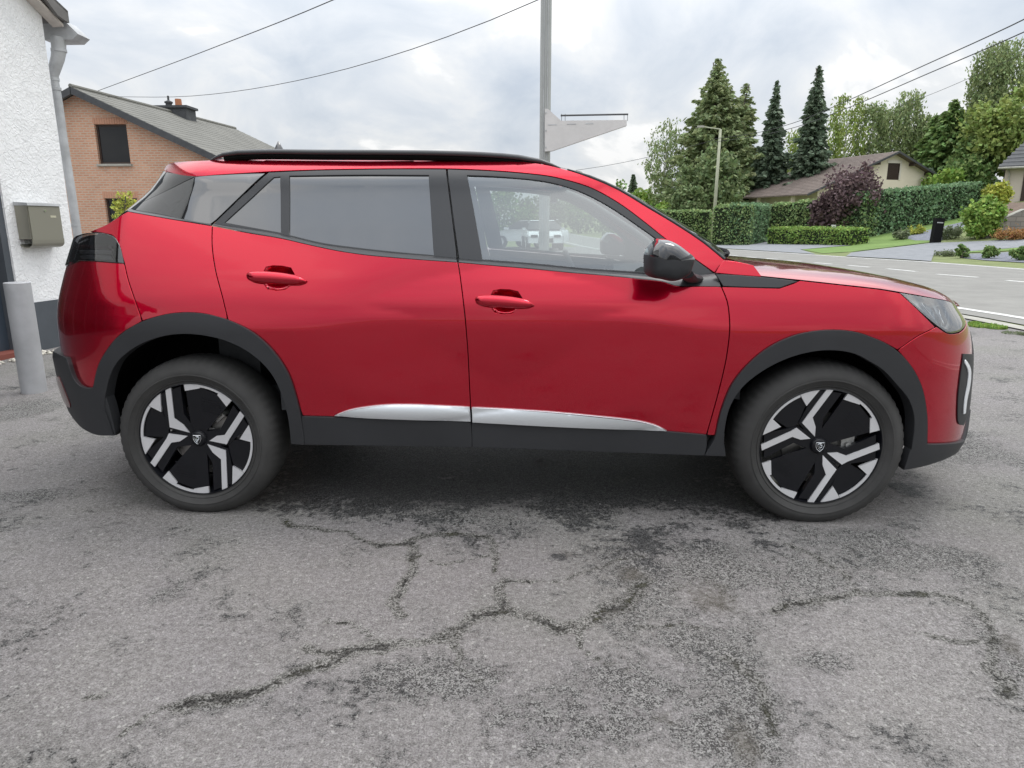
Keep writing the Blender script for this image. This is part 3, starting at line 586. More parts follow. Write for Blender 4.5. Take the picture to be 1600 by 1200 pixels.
# ---- wheels
RR = .228
def wheel(cx, rot, spin=0):
    yo = -.876
    mb = MB()
    prof = [(.235, .045), (.241, .022), (.2475, .011), (.2515, .012), (.256, .0045), (.259, .0025), (.2605, .005), (.266, .0), (.278, -.0065), (.2795, -.009), (.2825, -.009), (.284, -.0065), (.290, -.0075), (.302, -.003), (.316, .008), (.3265, .020), (.3335, .036), (.3375, .055), (.3395, .08), (.340, .108), (.3395, .14), (.3375, .165), (.3335, .18), (.3265, .195), (.30, .212), (.26, .216), (.215, .19)]
    n = 180; V = []; Fc = []
    for i, (r, h) in enumerate(prof):
        for k in range(n):
            t = 2*math.pi*k/n; g = 0
            lt = .0012 if (i == 99 and (k % 180) in (20, 21, 24, 25, 26, 29, 32, 33, 36, 110, 111, 114, 117, 118, 121, 124, 125)) else 0
            if 15 <= i <= 17: g = -.0035 if k % 3 == 0 else 0
            if 18 <= i <= 21: g = -.006 if (k+i) % 3 == 0 else 0
            rr = (r+g) if r < .25 else r+g+.010*max(0, r-.25)/.09; z = rr*math.sin(t)
            zz = max(z, -.3345); V.append((rr*math.cos(t), h-lt, zz))
    for i in range(len(prof)-1):
        for k in range(n):
            k2 = (k+1) % n; Fc.append((i*n+k, i*n+k2, (i+1)*n+k2, (i+1)*n+k))
    tw = mesh('wheel', [(0, 0, 0)], [], None, car)   # replaced below
    bpy.data.objects.remove(tw)
    # black dish with rim lip
    mb = MB(); mb.lathe([(.247, .012), (.243, .010), (.240, .022), (.233, .035), (.224, .075), (.216, .17), (.235, .185)], 96, 'y'); 
    w = mb.build('wheel', MT['rimblack'], car, auto=35)
    ty = mesh('tyre', V, Fc, MT['tyre'], w, auto=38)
    mb = MB(); mb.lathe([(.218, .0235), (.2225, .0085), (.2285, .0075), (.229, .012)], 96, 'y'); 
    def P2(u, v, y):
        a = math.atan2(v, u)+rot; r = math.hypot(u, v)*.2425; return (r*math.cos(a), y, r*math.sin(a))
    def dish(r): return .018+.018*max(0, 1-r)**1.0     # spokes sit deeper at the hub
    def piece(name, pts, mt, th=.016, lift=0):
        out = []
        for j, (u, v) in enumerate(pts):
            u2, v2 = pts[(j+1) % len(pts)]; m_ = max(1, int(math.hypot(u2-u, v2-v)/.12))
            for q in range(m_): out.append((u+(u2-u)*q/m_, v+(v2-v)*q/m_))
        tri = delaunay_2d_cdt([Vector(p) for p in out], [(i, (i+1) % len(out)) for i in range(len(out))], [], 1, 1e-7)
        Vv = [(v.x, v.y) for v in tri[0]]; k = len(Vv)
        top = [P2(u, v, dish(math.hypot(u, v))-lift) for u, v in Vv]; bot = [P2(u, v, dish(math.hypot(u, v))-lift+th) for u, v in Vv]
        m_ = len(out); side0 = [P2(u, v, dish(math.hypot(u, v))-lift) for u, v in out]; side1 = [P2(u, v, dish(math.hypot(u, v))-lift+th) for u, v in out]
        Ff = [tuple(f) for f in tri[2]]
        return (top+bot+side0+side1, Ff+[tuple(i+k for i in f[::-1]) for f in Ff]+[(2*k+i, 2*k+m_+i, 2*k+m_+(i+1) % m_, 2*k+(i+1) % m_) for i in range(m_)])
    def arcp(a0, a1, r, n=8): return [(r*math.cos(R(a0+(a1-a0)*i/n)), r*math.sin(R(a0+(a1-a0)*i/n))) for i in range(n+1)]
    A = [(-.46, .90), (-.36, .945), (-.38, .373), (-.237, .253), (-.15, .107), (-.48, .208)]
    B = [(-.51, .093), (-.193, .04), (-.333, -.053), (-.486, -.075), (-.817, -.52), (-.885, -.44), (-.562, 0)]
    T1 = [(-.588, .49), (-.80, .61)]+arcp(143, 124, .995, 4)
    T2 = [(-.76, -.013), (-.985, .04)]+arcp(178, 196.5, .995, 4)
    T3 = [(-.117, .875), (.15, .925)]+arcp(80, 97, .995, 4)
    T4 = [(.583, .60), (.443, .81)]+arcp(60, 46, .995, 4)
    L1 = arcp(143, 178, .998, 8)+arcp(178, 143, .955, 8); L2 = arcp(46, 97, .998, 10)+arcp(97, 46, .955, 10)
    DK = [(-.117, .875), (.15, .925), (.443, .81), (.583, .60), (.36, .36), (.12, .10), (-.05, .08), (-.117, .2)]
    DL = [(-.588, .49), (-.80, .61), (-.93, .30), (-.95, .04), (-.53, .01), (-.52, .2)]
    # dark backs of the spokes
    BK1 = [(-.60, .80), (-.20, .95), (-.21, .45), (-.10, .25), (-.05, -.05), (-.3, .1), (-.52, .18)]
    BK2 = [(-.50, .12), (-.05, .12), (-.05, -.12), (-.40, -.16), (-.70, -.62), (-.94, -.25), (-.62, .02)]
    def dup2(pts): return [(-u, -v) for u, v in pts]
    for base in (A, B):
        for f in (lambda q: q, dup2):
            Vv, Ff = piece('spoke', f(base), None, .010, .003); mesh('spoke', Vv, Ff, MT['alu'], w)
    for base in (T1, T2, T3, T4):
        for f in (lambda q: q, dup2):
            Vv, Ff = piece('rim_facet', f(base), None, .010, .004); mesh('rim_facet', Vv, Ff, MT['alu'], w)
    for base in (L1, L2):
        for f in (lambda q: q, dup2):
            Vv, Ff = piece('rim_edge', f(base), None, .006, .004); mesh('rim_edge', Vv, Ff, MT['alu'], w)
    m2 = MB()
    for base, lf in ((DK, -.003), (DL, -.007)):
        for f in (lambda q: q, dup2):
            Vv, Ff = piece('x', f(base), None, .012, lf); m2.add(Vv, Ff)
    for base in (BK1, BK2):
        for f in (lambda q: q, dup2):
            Vv, Ff = piece('x', f(base), None, .022, -.002); m2.add(Vv, Ff)
    for k in range(6):   # fine ribs on the black blade
        for s_ in (1, -1):
            y0 = .74-.045*k; Vv, Ff = piece('x', [(s_*.12, s_*y0), (s_*.46, s_*(y0-.08)), (s_*.46, s_*(y0-.095)), (s_*.12, s_*(y0-.015))], None, .004, -.001); m2.add(Vv, Ff)
    m2.build('wheel_blade', MT['rimblack'], w, auto=30)
    m3 = MB(); m3.lathe([(.0005, .020), (.026, .021), (.032, .026), (.036, .045), (.05, .06)], 32, 'y'); m3.build('hub', MT['rimblack'], w, auto=40)
    # shield badge with a lion's head
    m4 = MB(); sh = [(-.016, .017), (.016, .017), (.017, .004), (.012, -.010), (0, -.021), (-.012, -.010), (-.017, .004)]
    m4.tube([(x, .0185, z) for x, z in sh+[sh[0]]], .0014, 6)
    for ln in ([(-.009, .010), (-.002, .013), (.006, .012), (.009, .007), (.005, .004), (.009, .001), (.006, -.003), (.001, -.002)], [(-.009, .010), (-.010, .002), (-.006, -.006), (.0, -.014), (.003, -.008)], [(-.005, .006), (-.003, -.001), (.001, -.007)], [(-.001, .008), (.003, .007)]):
        m4.tube([(x, .0185, z) for x, z in ln], .0012, 5)
    bdg = m4.build('badge', MT['chrome'], w)
    m5 = MB(); m5.lathe([(.06, .075), (.137, .078), (.140, .084), (.137, .100), (.06, .10)], 64, 'y'); m5.build('brake_disc', MT['steel'], w, auto=40)
    m6 = MB(); ca = R(62) if rot == 0 else R(12)
    for i in range(9):
        t0 = ca+R(-22+44*i/8); t1 = ca+R(-22+44*(i+1)/8) if i < 8 else None
    ring = []
    for i in range(9):
        t_ = ca+R(-22+44*i/8); ring.append([(r*math.cos(t_), y, r*math.sin(t_)) for r, y in ((.100, .055), (.150, .050), (.158, .070), (.155, .12), (.100, .12))])
    rv = np.array(ring); b_ = 5; m6.add(rv.reshape(-1, 3), [(i*b_+j, i*b_+(j+1) % b_, (i+1)*b_+(j+1) % b_, (i+1)*b_+j) for i in range(8) for j in range(b_)]+[tuple(range(b_)), tuple(range(8*b_, 9*b_))[::-1]])
    for q in (-12, 12): m6.lathe([(.0005, .040), (.012, .040), (.014, .055)], 12, 'y', (.125*math.cos(ca+R(q)), 0, .125*math.sin(ca+R(q))))
    m6.build('brake_caliper', MT['caliper'], w, auto=30)
    w.location = (cx, yo, .335)
    for y_s in (1,):
        w2 = w.copy(); col.objects.link(w2); w2.location = (cx, -yo, .335); w2.rotation_euler = (0, 0, math.pi)
        for ch in list(w.children):
            c = ch.copy(); col.objects.link(c); c.parent = w2
    return w
wheel(0, 0); wheel(2.605, R(-28))

# ---- cabin
def seat(x, y, rear=False):
    mb = MB()
    def cush(P, w, t):  # lofted slab
        rows = []
        for (px, pz, s_) in P: rows.append((px, pz, s_))
        return rows
    secs = [(.0, .30, .24), (.08, .36, .25), (-.02, .55, .25), (-.07, .75, .24), (-.13, .93, .21), (-.15, .97, .17)]
    V = []; Fc = []
    for (dx, z, hw) in secs[1:]:
        for (ax, ay) in ((.05, -1), (.075, -.6), (.06, 0), (.075, .6), (.05, 1), (-.05, .9), (-.06, 0), (-.05, -.9)):
            V.append((x+dx+ax, y+ay*hw, z))
    b_ = 8; a_ = len(secs)-1
    Fc = [(i*b_+j, i*b_+(j+1) % b_, (i+1)*b_+(j+1) % b_, (i+1)*b_+j) for i in range(a_-1) for j in range(b_)]+[tuple(range(b_))[::-1], tuple(range((a_-1)*b_, a_*b_))]
    s_ = mesh('seat', V, Fc, MT['interior'], car, auto=60)
    m2 = MB(); m2.box(x-.02, x+.50, y-.25, y+.25, .34, .48); m2.build('seat_base', MT['interior'], s_)
    V = []; 
    for (dx, z, hw, hx) in ((-.15, 1.0, .10, .03), (-.16, 1.03, .13, .05), (-.17, 1.12, .13, .05), (-.18, 1.17, .11, .035)):
        for k in range(12):
            t = 2*math.pi*k/12; c, sn = math.cos(t), math.sin(t); V.append((x+dx+hx*abs(c)**.6*np.sign(c), y+hw*abs(sn)**.6*np.sign(sn), z))
    Fc = [(i*12+j, i*12+(j+1) % 12, (i+1)*12+(j+1) % 12, (i+1)*12+j) for i in range(3) for j in range(12)]+[tuple(range(12))[::-1], tuple(range(36, 48))]
    mesh('headrest', V, Fc, MT['interior'], s_, auto=60)
seat(1.02, -.36); seat(1.02, .36)
mb = MB(); mb.box(.02, .20, -.62, .62, .45, .98); mb.box(.2, .62, -.62, .62, .38, .52); mb.build('rear_bench', MT['interior'], car)
prof = [(2.30, .96), (2.05, 1.0), (1.86, .985), (1.80, .93), (1.83, .80), (1.90, .60), (2.3, .5)]
V = [(x, s_*.74, z) for s_ in (-1, 1) for x, z in prof]; n = len(prof); Fc = [(i, i+1, n+i+1, n+i) for i in range(n-1)]+[tuple(range(n)), tuple(range(n, 2*n))[::-1]]
dash = mesh('dashboard', V, Fc, MT['interior'], car, auto=30)
mb = MB(); mb.box(1.80, 1.815, -.12, .12, .94, 1.06); mb.build('screen', MT['gloss_black'], dash)
mb = MB(); ct = np.array([1.66, .37, .92]); rg = []
for k in range(33):
    t = 2*math.pi*k/32; rg.append(ct+.165*(np.array([0, 1, 0])*math.cos(t)+np.array([-.42, 0, .91])*math.sin(t)))
mb.tube(rg, .016, 10, cap=False); mb.tube([ct+np.array([.0, -.15, 0]), ct+np.array([.03, 0, -.01]), ct+np.array([0, .15, 0])], .02, 8); mb.tube([ct+np.array([.03, 0, -.01]), ct+np.array([.2, 0, -.06])], .03, 8)
mb.build('steering_wheel', MT['interior'], car, auto=50)
hl = []
for x in np.linspace(-.1, 1.45, 12): hl.append([(x, y, 1.44+.03*(1-(y/.58)**2)) for y in np.linspace(-.58, .58, 12)])
loft('headliner', hl, MT['headliner'], car)
mb = MB(); mb.box(1.50, 1.53, -.11, .11, 1.33, 1.385); mb.tube([(1.53, 0, 1.37), (1.60, 0, 1.42)], .012, 8); mb.build('interior_mirror', MT['satin_black'], car)
for s_ in (-1, 1):
    mb = MB(); q = [(.35, .45), (2.1, .45), (2.1, .95), (1.2, 1.02), (.35, 1.12)]
    mb.prism([(x, s_*.79, z) for x, z in q], (0, -s_*.05, 0), 0); mb.build('door_card', MT['interior'], car)
    mb = MB(); mb.tube([(1.10, s_*.70, 1.0), (1.06, s_*.63, 1.25), (1.03, s_*.54, 1.42)], .04, 8); mb.build('pillar_trim', MT['headliner'], car, auto=50)
    mb = MB(); mb.tube([np.array([e[0]-.02, s_*abs(e[1])-s_*.03, e[2]-.02]) for e in EDGE], .022, 8); mb.build('pillar_trim', MT['headliner'], car, auto=50)
    mb = MB(); mb.tube([(.2, s_*.62, 1.18), (.50, s_*.52, 1.38)], .05, 8); mb.build('pillar_trim', MT['headliner'], car, auto=50)
# number plates
for x, rz_ in ((_XR(.8)-.002, 0), (3.435, 0)):
    mb = MB(); z0 = .80 if x < 0 else .50; mb.box(x-.006, x+.006, -.26, .26, z0, z0+.11); mb.build('plate', MT['silver'], car)

# ---- the far side: every near-side part once more, mirrored
_mir = {}
def side_copy(o):
    c = o.copy(); col.objects.link(c); _mir[o.name] = c; return c
for o in SIDE:
    c = side_copy(o); c.scale = (1, -1, 1)
for o in SIDE:
    c = _mir[o.name]
    if o.parent is not None and o.parent.name in _mir:
        c.parent = _mir[o.parent.name]; c.scale = (1, 1, 1)
# the far front window is seen from inside: same glass; rear far panes stay dark

# ================================================================== GROUND
def sstep(x, a, b):
    t = np.clip((np.asarray(x, float)-a)/(b-a), 0, 1); return t*t*(3-2*t)
FARL = [at(1600, 421, Z=0), at(1440, 409, Z=0), at(1320, 401.6, Z=0), at(1200, 393.6, Z=0), np.array([9.6, 34.5, 0]), np.array([7.6, 46, 0]), np.array([6.3, 62, 0]), np.array([5, 95, 0]), np.array([2, 150, 0])]
FARL = [np.array([17.2, 4, 0]), np.array([16.3, 10, 0])]+FARL
_fy = np.array([p[1] for p in FARL]); _fx = np.array([p[0] for p in FARL])
NEARL = [np.array([8.4, -12, 0]), np.array([8.1, 0, 0]), at(1600, 497.5, Z=0), at(1560, 491, Z=0), at(1495, 481, Z=0), np.array([7.0, 15, 0]), np.array([5.9, 23, 0]), np.array([4.4, 32, 0]), np.array([3.2, 45, 0]), np.array([2.2, 62, 0]), np.array([.8, 95, 0]), np.array([-3, 150, 0])]
def T(x, y):
    x = np.asarray(x, float); y = np.asarray(y, float)
    u = np.maximum(x-np.interp(y, _fy, _fx)-1.0, 0)
    t = (.02*u+.0042*u*u)*np.clip((x-10)/12, 0, 1)
    return np.where(t < 3, t, 3+2.2*(1-np.exp(-(t-3)/2.2)))
def gp(px, py):
    d = ray(px, py); lo = 1.0
    for t in np.geomspace(1.5, 300, 900):
        P = CAMP+d*t
        if P[2] <= T(P[0], P[1]):
            a, b = lo, t
            for _ in range(30):
                m = (a+b)/2; P = CAMP+d*m
                if P[2] <= T(P[0], P[1]): b = m
                else: a = m
            return CAMP+d*b
        lo = t
    return CAMP+d*120
def psz(P, n): return n*float((np.asarray(P)-CAMP)@_fw)/F_PX
def atd(px, py, dep):
    return CAMP+ray(px, py)*dep
def mgrass(name, c1, c2, sc):
    m = bpy.data.materials.new(name); m.use_nodes = True; nt = m.node_tree; b = nt.nodes['Principled BSDF']; L = nt.links.new; N = nt.nodes.new
    tc = N('ShaderNodeTexCoord'); n = N('ShaderNodeTexNoise'); n.inputs['Scale'].default_value = sc; n.inputs['Detail'].default_value = 8; n.inputs['Roughness'].default_value = .7; L(tc.outputs['Object'], n.inputs['Vector'])
    rp = N('ShaderNodeValToRGB'); rp.color_ramp.elements[0].position = .35; rp.color_ramp.elements[0].color = (*c1, 1); rp.color_ramp.elements[1].position = .65; rp.color_ramp.elements[1].color = (*c2, 1)
    L(n.outputs['Fac'], rp.inputs[0]); L(rp.outputs[0], b.inputs['Base Color']); b.inputs['Roughness'].default_value = .9
    n2 = N('ShaderNodeTexNoise'); n2.inputs['Scale'].default_value = sc*12; n2.inputs['Detail'].default_value = 4; L(tc.outputs['Object'], n2.inputs['Vector'])
    bp = N('ShaderNodeBump'); bp.inputs['Strength'].default_value = .6; bp.inputs['Distance'].default_value = .03; L(n2.outputs['Fac'], bp.inputs['Height']); L(bp.outputs[0], b.inputs['Normal'])
    return m
MT['lawn'] = mgrass('lawn', (.10, .17, .035), (.16, .25, .06), .9)
MT['rough_grass'] = mgrass('rough grass', (.12, .15, .05), (.20, .23, .09), 1.4)
MT['slate'] = mgrass('slate chippings', (.13, .14, .17), (.22, .23, .27), 6)
MT['drive'] = mgrass('grey driveway', (.19, .20, .215), (.25, .26, .275), 2.2)
MT['road'] = mgrass('road asphalt', (.20, .195, .182), (.255, .25, .232), 1.3)
MT['paintline'] = mat('white road paint', (.62, .62, .60), rough=.6, noise=(6, .2))
MT['concrete'] = mat('pale concrete', (.36, .35, .31), rough=.8, noise=(5, .2), bump=(60, .4, .004))
xs = np.unique(np.concatenate([np.linspace(-400, -40, 14), np.linspace(-40, 70, 90), np.linspace(70, 500, 20)])); ys = np.unique(np.concatenate([np.linspace(-120, -10, 10), np.linspace(-10, 90, 84), np.linspace(90, 900, 24)]))
X, Y = np.meshgrid(xs, ys); Zt = T(X, Y); V = np.stack([X, Y, Zt-.012], -1).reshape(-1, 3); w_ = len(xs)
q = np.array([(j*w_+i, j*w_+i+1, (j+1)*w_+i+1, (j+1)*w_+i) for j in range(len(ys)-1) for i in range(w_-1)])
tag(fastmesh('ground', V, q, MT['rough_grass'], smooth=True), kind='structure')

# ---- asphalt of the yard, with cracks, worn gravelly patches and darker ground under and around the car
def masphalt():
    m = bpy.data.materials.new('yard asphalt'); m.use_nodes = True; nt = m.node_tree; b = nt.nodes['Principled BSDF']; L = nt.links.new; N = nt.nodes.new
    tc = N('ShaderNodeTexCoord'); O = tc.outputs['Object']
    def noise(s, d=5, r=.6):
        n = N('ShaderNodeTexNoise'); n.inputs['Scale'].default_value = s; n.inputs['Detail'].default_value = d; n.inputs['Roughness'].default_value = r; L(O, n.inputs['Vector']); return n.outputs['Fac']
    def vor(s, out='Distance', f='F1'):
        n = N('ShaderNodeTexVoronoi'); n.inputs['Scale'].default_value = s; n.feature = f; L(O, n.inputs['Vector']); return n.outputs[out]
    def M(op, a, c=None, e=None, cl=False):
        n = N('ShaderNodeMath'); n.operation = op; n.use_clamp = cl
        for i, v in enumerate((a, c, e)):
            if v is None: continue
            if isinstance(v, (int, float)): n.inputs[i].default_value = v
            else: L(v, n.inputs[i])
        return n.outputs[0]
    def mr(v, a, c, lo=0, hi=1):
        n = N('ShaderNodeMapRange'); n.inputs[1].default_value = a; n.inputs[2].default_value = c; n.inputs[3].default_value = lo; n.inputs[4].default_value = hi; L(v, n.inputs[0]); return n.outputs[0]
    def mix(f, c1, c2, bl='MIX'):
        n = N('ShaderNodeMixRGB'); n.blend_type = bl
        for i, v in enumerate((f, c1, c2)):
            if isinstance(v, (int, float)): n.inputs[i].default_value = v
            elif isinstance(v, tuple): n.inputs[i].default_value = (*v, 1)
            else: L(v, n.inputs[i])
        return n.outputs[0]
    def attr(nm):
        n = N('ShaderNodeAttribute'); n.attribute_name = nm; return n.outputs['Fac']
    big = noise(.55, 4); mid = noise(2.6, 5, .6); brk = M('ADD', M('MULTIPLY', M('SUBTRACT', noise(3.2, 6, .62), .5), 2.4), M('MULTIPLY', M('SUBTRACT', noise(26, 8, .8), .5), 3.0))
    fine = noise(70, 5, .75); grit = noise(210, 3, .75); g2 = noise(105, 4, .7)
    vc = N('ShaderNodeTexVoronoi'); vc.inputs['Scale'].default_value = 150; L(O, vc.inputs['Vector'])
    sepc = N('ShaderNodeSeparateXYZ'); L(vc.outputs['Color'], sepc.inputs[0])
    base = mix(mr(big, .38, .62), (.243, .231, .226), (.303, .290, .281))
    base = mix(mr(mid, .36, .64, 0, .5), base, (.265, .250, .255))
    base = mix(mr(noise(.8, 3), .5, .66, 0, .40), base, (.25, .256, .222))
    base = mix(1.0, base, mix(mr(grit, .32, .68), (.52, .515, .51), (1.42, 1.42, 1.42)), 'MULTIPLY')
    base = mix(1.0, base, mix(mr(fine, .34, .62), (.62, .61, .60), (1.14, 1.14, 1.14)), 'MULTIPLY')
    base = mix(mr(g2, .30, .40, .8, 0), base, (.085, .080, .076))
    base = mix(mr(sepc.outputs[1], .972, .985, 0, .55), base, (.50, .49, .46))
    # worn gravelly patches: pale stones in dark gaps, fading in and out
    rmask = mr(M('ADD', attr('rough'), brk), .34, .62)
    spk = mr(M('ADD', M('MULTIPLY', g2, .6), M('MULTIPLY', grit, .4)), .475, .525)
    rc = mix(spk, (.038, .036, .034), mix(sepc.outputs[0], (.26, .255, .245), (.46, .45, .43)))
    col_ = mix(M('MULTIPLY', rmask, .82), base, rc)
    smask = mr(M('ADD', attr('soil'), M('MULTIPLY', brk, .7)), .30, .85)
    col_ = mix(M('MULTIPLY', smask, .62), col_, (.105, .092, .072))
    # darkened ground: the gaps go black first
    dmask = mr(M('ADD', attr('dark_ground'), brk), .36, .62)
    dark_grit = mix(mr(M('ADD', M('MULTIPLY', g2, .5), M('MULTIPLY', grit, .5)), .47, .60), (.020, .020, .022), (.17, .168, .166))
    col_ = mix(M('MULTIPLY', dmask, .90), col_, dark_grit)
    # cracks: a ragged band of grit with a dark core that comes and goes
    halo = mr(M('ADD', attr('crack'), M('MULTIPLY', brk, .30)), .25, .55, 0, .9)
    hcol = mix(spk, (.045, .043, .036), mix(sepc.outputs[0], (.20, .195, .18), (.36, .35, .33)))
    col_ = mix(halo, col_, hcol)
    cr = M('ADD', attr('crack'), M('MULTIPLY', M('SUBTRACT', noise(11, 9, .75), .5), 2.2)); cmask = mr(M('ADD', cr, M('MULTIPLY', brk, .12)), .84, .96)
    col_ = mix(M('MULTIPLY', cmask, .95), col_, mix(M('MULTIPLY', spk, .55), mix(mr(noise(3, 3), .48, .62), (.020, .018, .016), (.048, .050, .018)), (.19, .185, .17)))
    L(col_, b.inputs['Base Color'])
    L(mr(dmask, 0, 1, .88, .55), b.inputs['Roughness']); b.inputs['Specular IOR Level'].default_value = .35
    h = M('ADD', M('MULTIPLY', grit, .9), M('MULTIPLY', g2, M('ADD', .8, M('MULTIPLY', rmask, 1.6)))); h = M('ADD', h, M('MULTIPLY', fine, .8)); h = M('ADD', h, M('MULTIPLY', mid, .8)); h = M('SUBTRACT', h, M('MULTIPLY', cmask, 2.0)); h = M('SUBTRACT', h, M('MULTIPLY', rmask, .5))
    bp = N('ShaderNodeBump'); bp.inputs['Strength'].default_value = .9; bp.inputs['Distance'].default_value = .006; L(h, bp.inputs['Height']); L(bp.outputs[0], b.inputs['Normal'])
    return m
MT['asphalt'] = masphalt()
def vnoise(x, y, s, seed=0):
    r = np.random.default_rng(seed); g = r.random((64, 64)); fx, fy = (x*s) % 64, (y*s) % 64; i, j = fx.astype(int) % 64, fy.astype(int) % 64; u, v = fx-np.floor(fx), fy-np.floor(fy)
    u, v = u*u*(3-2*u), v*v*(3-2*v); i2, j2 = (i+1) % 64, (j+1) % 64
    return (g[i, j]*(1-u)+g[i2, j]*u)*(1-v)+(g[i, j2]*(1-u)+g[i2, j2]*u)*v
def fbm(x, y, s, o=4, seed=0):
    return sum(vnoise(x, y, s*2**k, seed+k)/2**k for k in range(o))/sum(1/2**k for k in range(o))
gx = np.arange(-4.6, 8.02, .022); gy = np.arange(-2.7, 4.0, .022); X, Y = np.meshgrid(gx, gy); nx = len(gx)
xw = X+.07*(fbm(X, Y, 3, 4, 5)-.5)+.06*(fbm(X, Y, 12, 3, 8)-.5); yw = Y+.07*(fbm(X, Y, 3, 4, 9)-.5)+.06*(fbm(X, Y, 12, 3, 3)-.5)
CR = [([(280, 1108), (330, 1096), (395, 1083), (440, 1060), (500, 1040), (545, 1020), (590, 1013), (640, 1005), (700, 995), (735, 965), (780, 955), (800, 960), (830, 970), (870, 985), (905, 978), (950, 955), (985, 935), (1005, 910)], .021),
      ([(780, 955), (778, 925), (790, 910), (830, 912)], .014), ([(777, 895), (775, 870), (765, 850), (755, 838), (735, 835), (690, 832), (650, 838), (635, 843)], .013), ([(635, 843), (640, 865), (645, 895), (620, 925), (608, 945), (620, 962)], .015),
      ([(635, 850), (585, 848), (555, 835), (530, 828), (480, 826), (440, 815)], .012), ([(465, 1012), (500, 1020), (545, 1018)], .012), ([(1235, 850), (1300, 885), (1330, 905), (1335, 922), (1380, 930), (1470, 928)], .010),
      ([(1200, 955), (1310, 935), (1400, 925), (1470, 930), (1530, 950), (1548, 972), (1540, 990), (1480, 1000), (1440, 990)], .012), ([(1540, 990), (1548, 1020), (1562, 1050), (1568, 1085)], .014), ([(1130, 1030), (1175, 1060), (1200, 1100), (1215, 1150)], .012),
      ([(640, 865), (700, 880), (760, 872)], .005), ([(590, 1013), (560, 985), (500, 975)], .006), ([(830, 912), (900, 905), (960, 880), (1010, 870)], .006), ([(700, 995), (720, 1040), (760, 1070)], .006), ([(905, 978), (930, 1030), (1000, 1060)], .007), ([(330, 1096), (250, 1110), (180, 1150)], .007),
      ([(1000, 985), (1060, 978), (1110, 985)], .010), ([(150, 1085), (190, 1080)], .008)]
crack = np.zeros_like(X)
for pts, wd in CR:
    P = catmull([at(x, y, Z=0)[:2] for x, y in pts], .05); P = np.array(P)
    for a, c in zip(P[:-1], P[1:]):
        x0, x1 = min(a[0], c[0])-.3, max(a[0], c[0])+.3; y0, y1 = min(a[1], c[1])-.3, max(a[1], c[1])+.3
        i0, i1 = np.searchsorted(gx, (x0, x1)); j0, j1 = np.searchsorted(gy, (y0, y1))
        if i0 >= i1 or j0 >= j1: continue
        sx, sy = xw[j0:j1, i0:i1], yw[j0:j1, i0:i1]; d = c-a; L2 = d@d+1e-12
        t = np.clip(((sx-a[0])*d[0]+(sy-a[1])*d[1])/L2, 0, 1); dd = np.hypot(sx-a[0]-t*d[0], sy-a[1]-t*d[1])
        crack[j0:j1, i0:i1] = np.maximum(crack[j0:j1, i0:i1], np.clip(1-dd/(wd*2.4), 0, 1))
def blob(px, py, rx, ry, soft=.5):
    c = at(px, py, Z=0); a = at(px+rx, py, Z=0); b_ = at(px, py-ry, Z=0); ax = abs(a[0]-c[0]); ay = abs(b_[1]-c[1])
    d = np.hypot((X-c[0])/ax, (Y-c[1])/ay)+.9*(fbm(X, Y, 3.5, 4, int(px) % 50)-.5); return np.clip((1.25-d)/(soft+.55), 0, 1)
rough = .12+0*X
for a in ((1120, 880, 190, 60), (1250, 900, 180, 45), (1020, 900, 60, 70), (1080, 980, 150, 70), (1000, 1080, 130, 60), (1150, 1060, 60, 90), (880, 1120, 190, 70), (1120, 1160, 150, 60), (1290, 1035, 60, 35), (1480, 880, 130, 35), (1560, 1010, 50, 60), (700, 800, 260, 35), (1000, 790, 200, 50), (1330, 840, 120, 30), (60, 775, 110, 14), (700, 1060, 190, 40), (350, 1100, 90, 20), (260, 930, 60, 30), (1500, 700, 120, 40), (40, 640, 80, 20)):
    rough = np.maximum(rough, blob(*a)*.78)
soil = 0*X
for a in ((1115, 945, 62, 40), (1165, 1170, 40, 60), (1040, 1120, 40, 25), (880, 870, 24, 10), (1590, 1020, 30, 50), (990, 900, 25, 15)): soil = np.maximum(soil, blob(*a)*.8)
dark_ground = 0*X
for a in ((760, 740, 340, 62), (1000, 770, 190, 60), (560, 765, 130, 40), (900, 800, 60, 40), (1010, 850, 40, 45), (1190, 850, 50, 30), (872, 872, 26, 10), (1060, 830, 70, 30), (1420, 770, 40, 22)): dark_ground = np.maximum(dark_ground, blob(*a, .7)*.85)
dark_ground = np.maximum(dark_ground, .9*sstep(Y, -.95, -.60)*(1-sstep(np.abs(X-1.35), 1.0, 1.5))*(1-sstep(Y, .9, 1.1)))  # asphalt colour also goes darker over the car's footprint
Zg = .004+.006*(fbm(X, Y, 1.2, 3, 2)-.5)-.004*np.clip(crack-.4, 0, 1)
ed = np.minimum.reduce([X-gx[0], gx[-1]-X, Y-gy[0], gy[-1]-Y]); Zg = np.where(ed < .3, -.0035+(Zg+.0035)*ed/.3, Zg)
V = np.stack([X, Y, Zg], -1).reshape(-1, 3); idx = np.arange(len(V)).reshape(X.shape)
q = np.stack([idx[:-1, :-1], idx[:-1, 1:], idx[1:, 1:], idx[1:, :-1]], -1).reshape(-1, 4)
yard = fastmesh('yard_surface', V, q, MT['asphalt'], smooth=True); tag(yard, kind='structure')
for nm, A_ in (('crack', crack), ('rough', rough), ('dark_ground', dark_ground), ('soil', soil)):
    fade = np.clip(ed/.5, 0, 1); at_ = yard.data.attributes.new(nm, 'FLOAT', 'POINT'); at_.data.foreach_set('value', ((A_*fade) if nm != 'rough' else .12+(A_-.12)*fade).astype(np.float32).ravel())
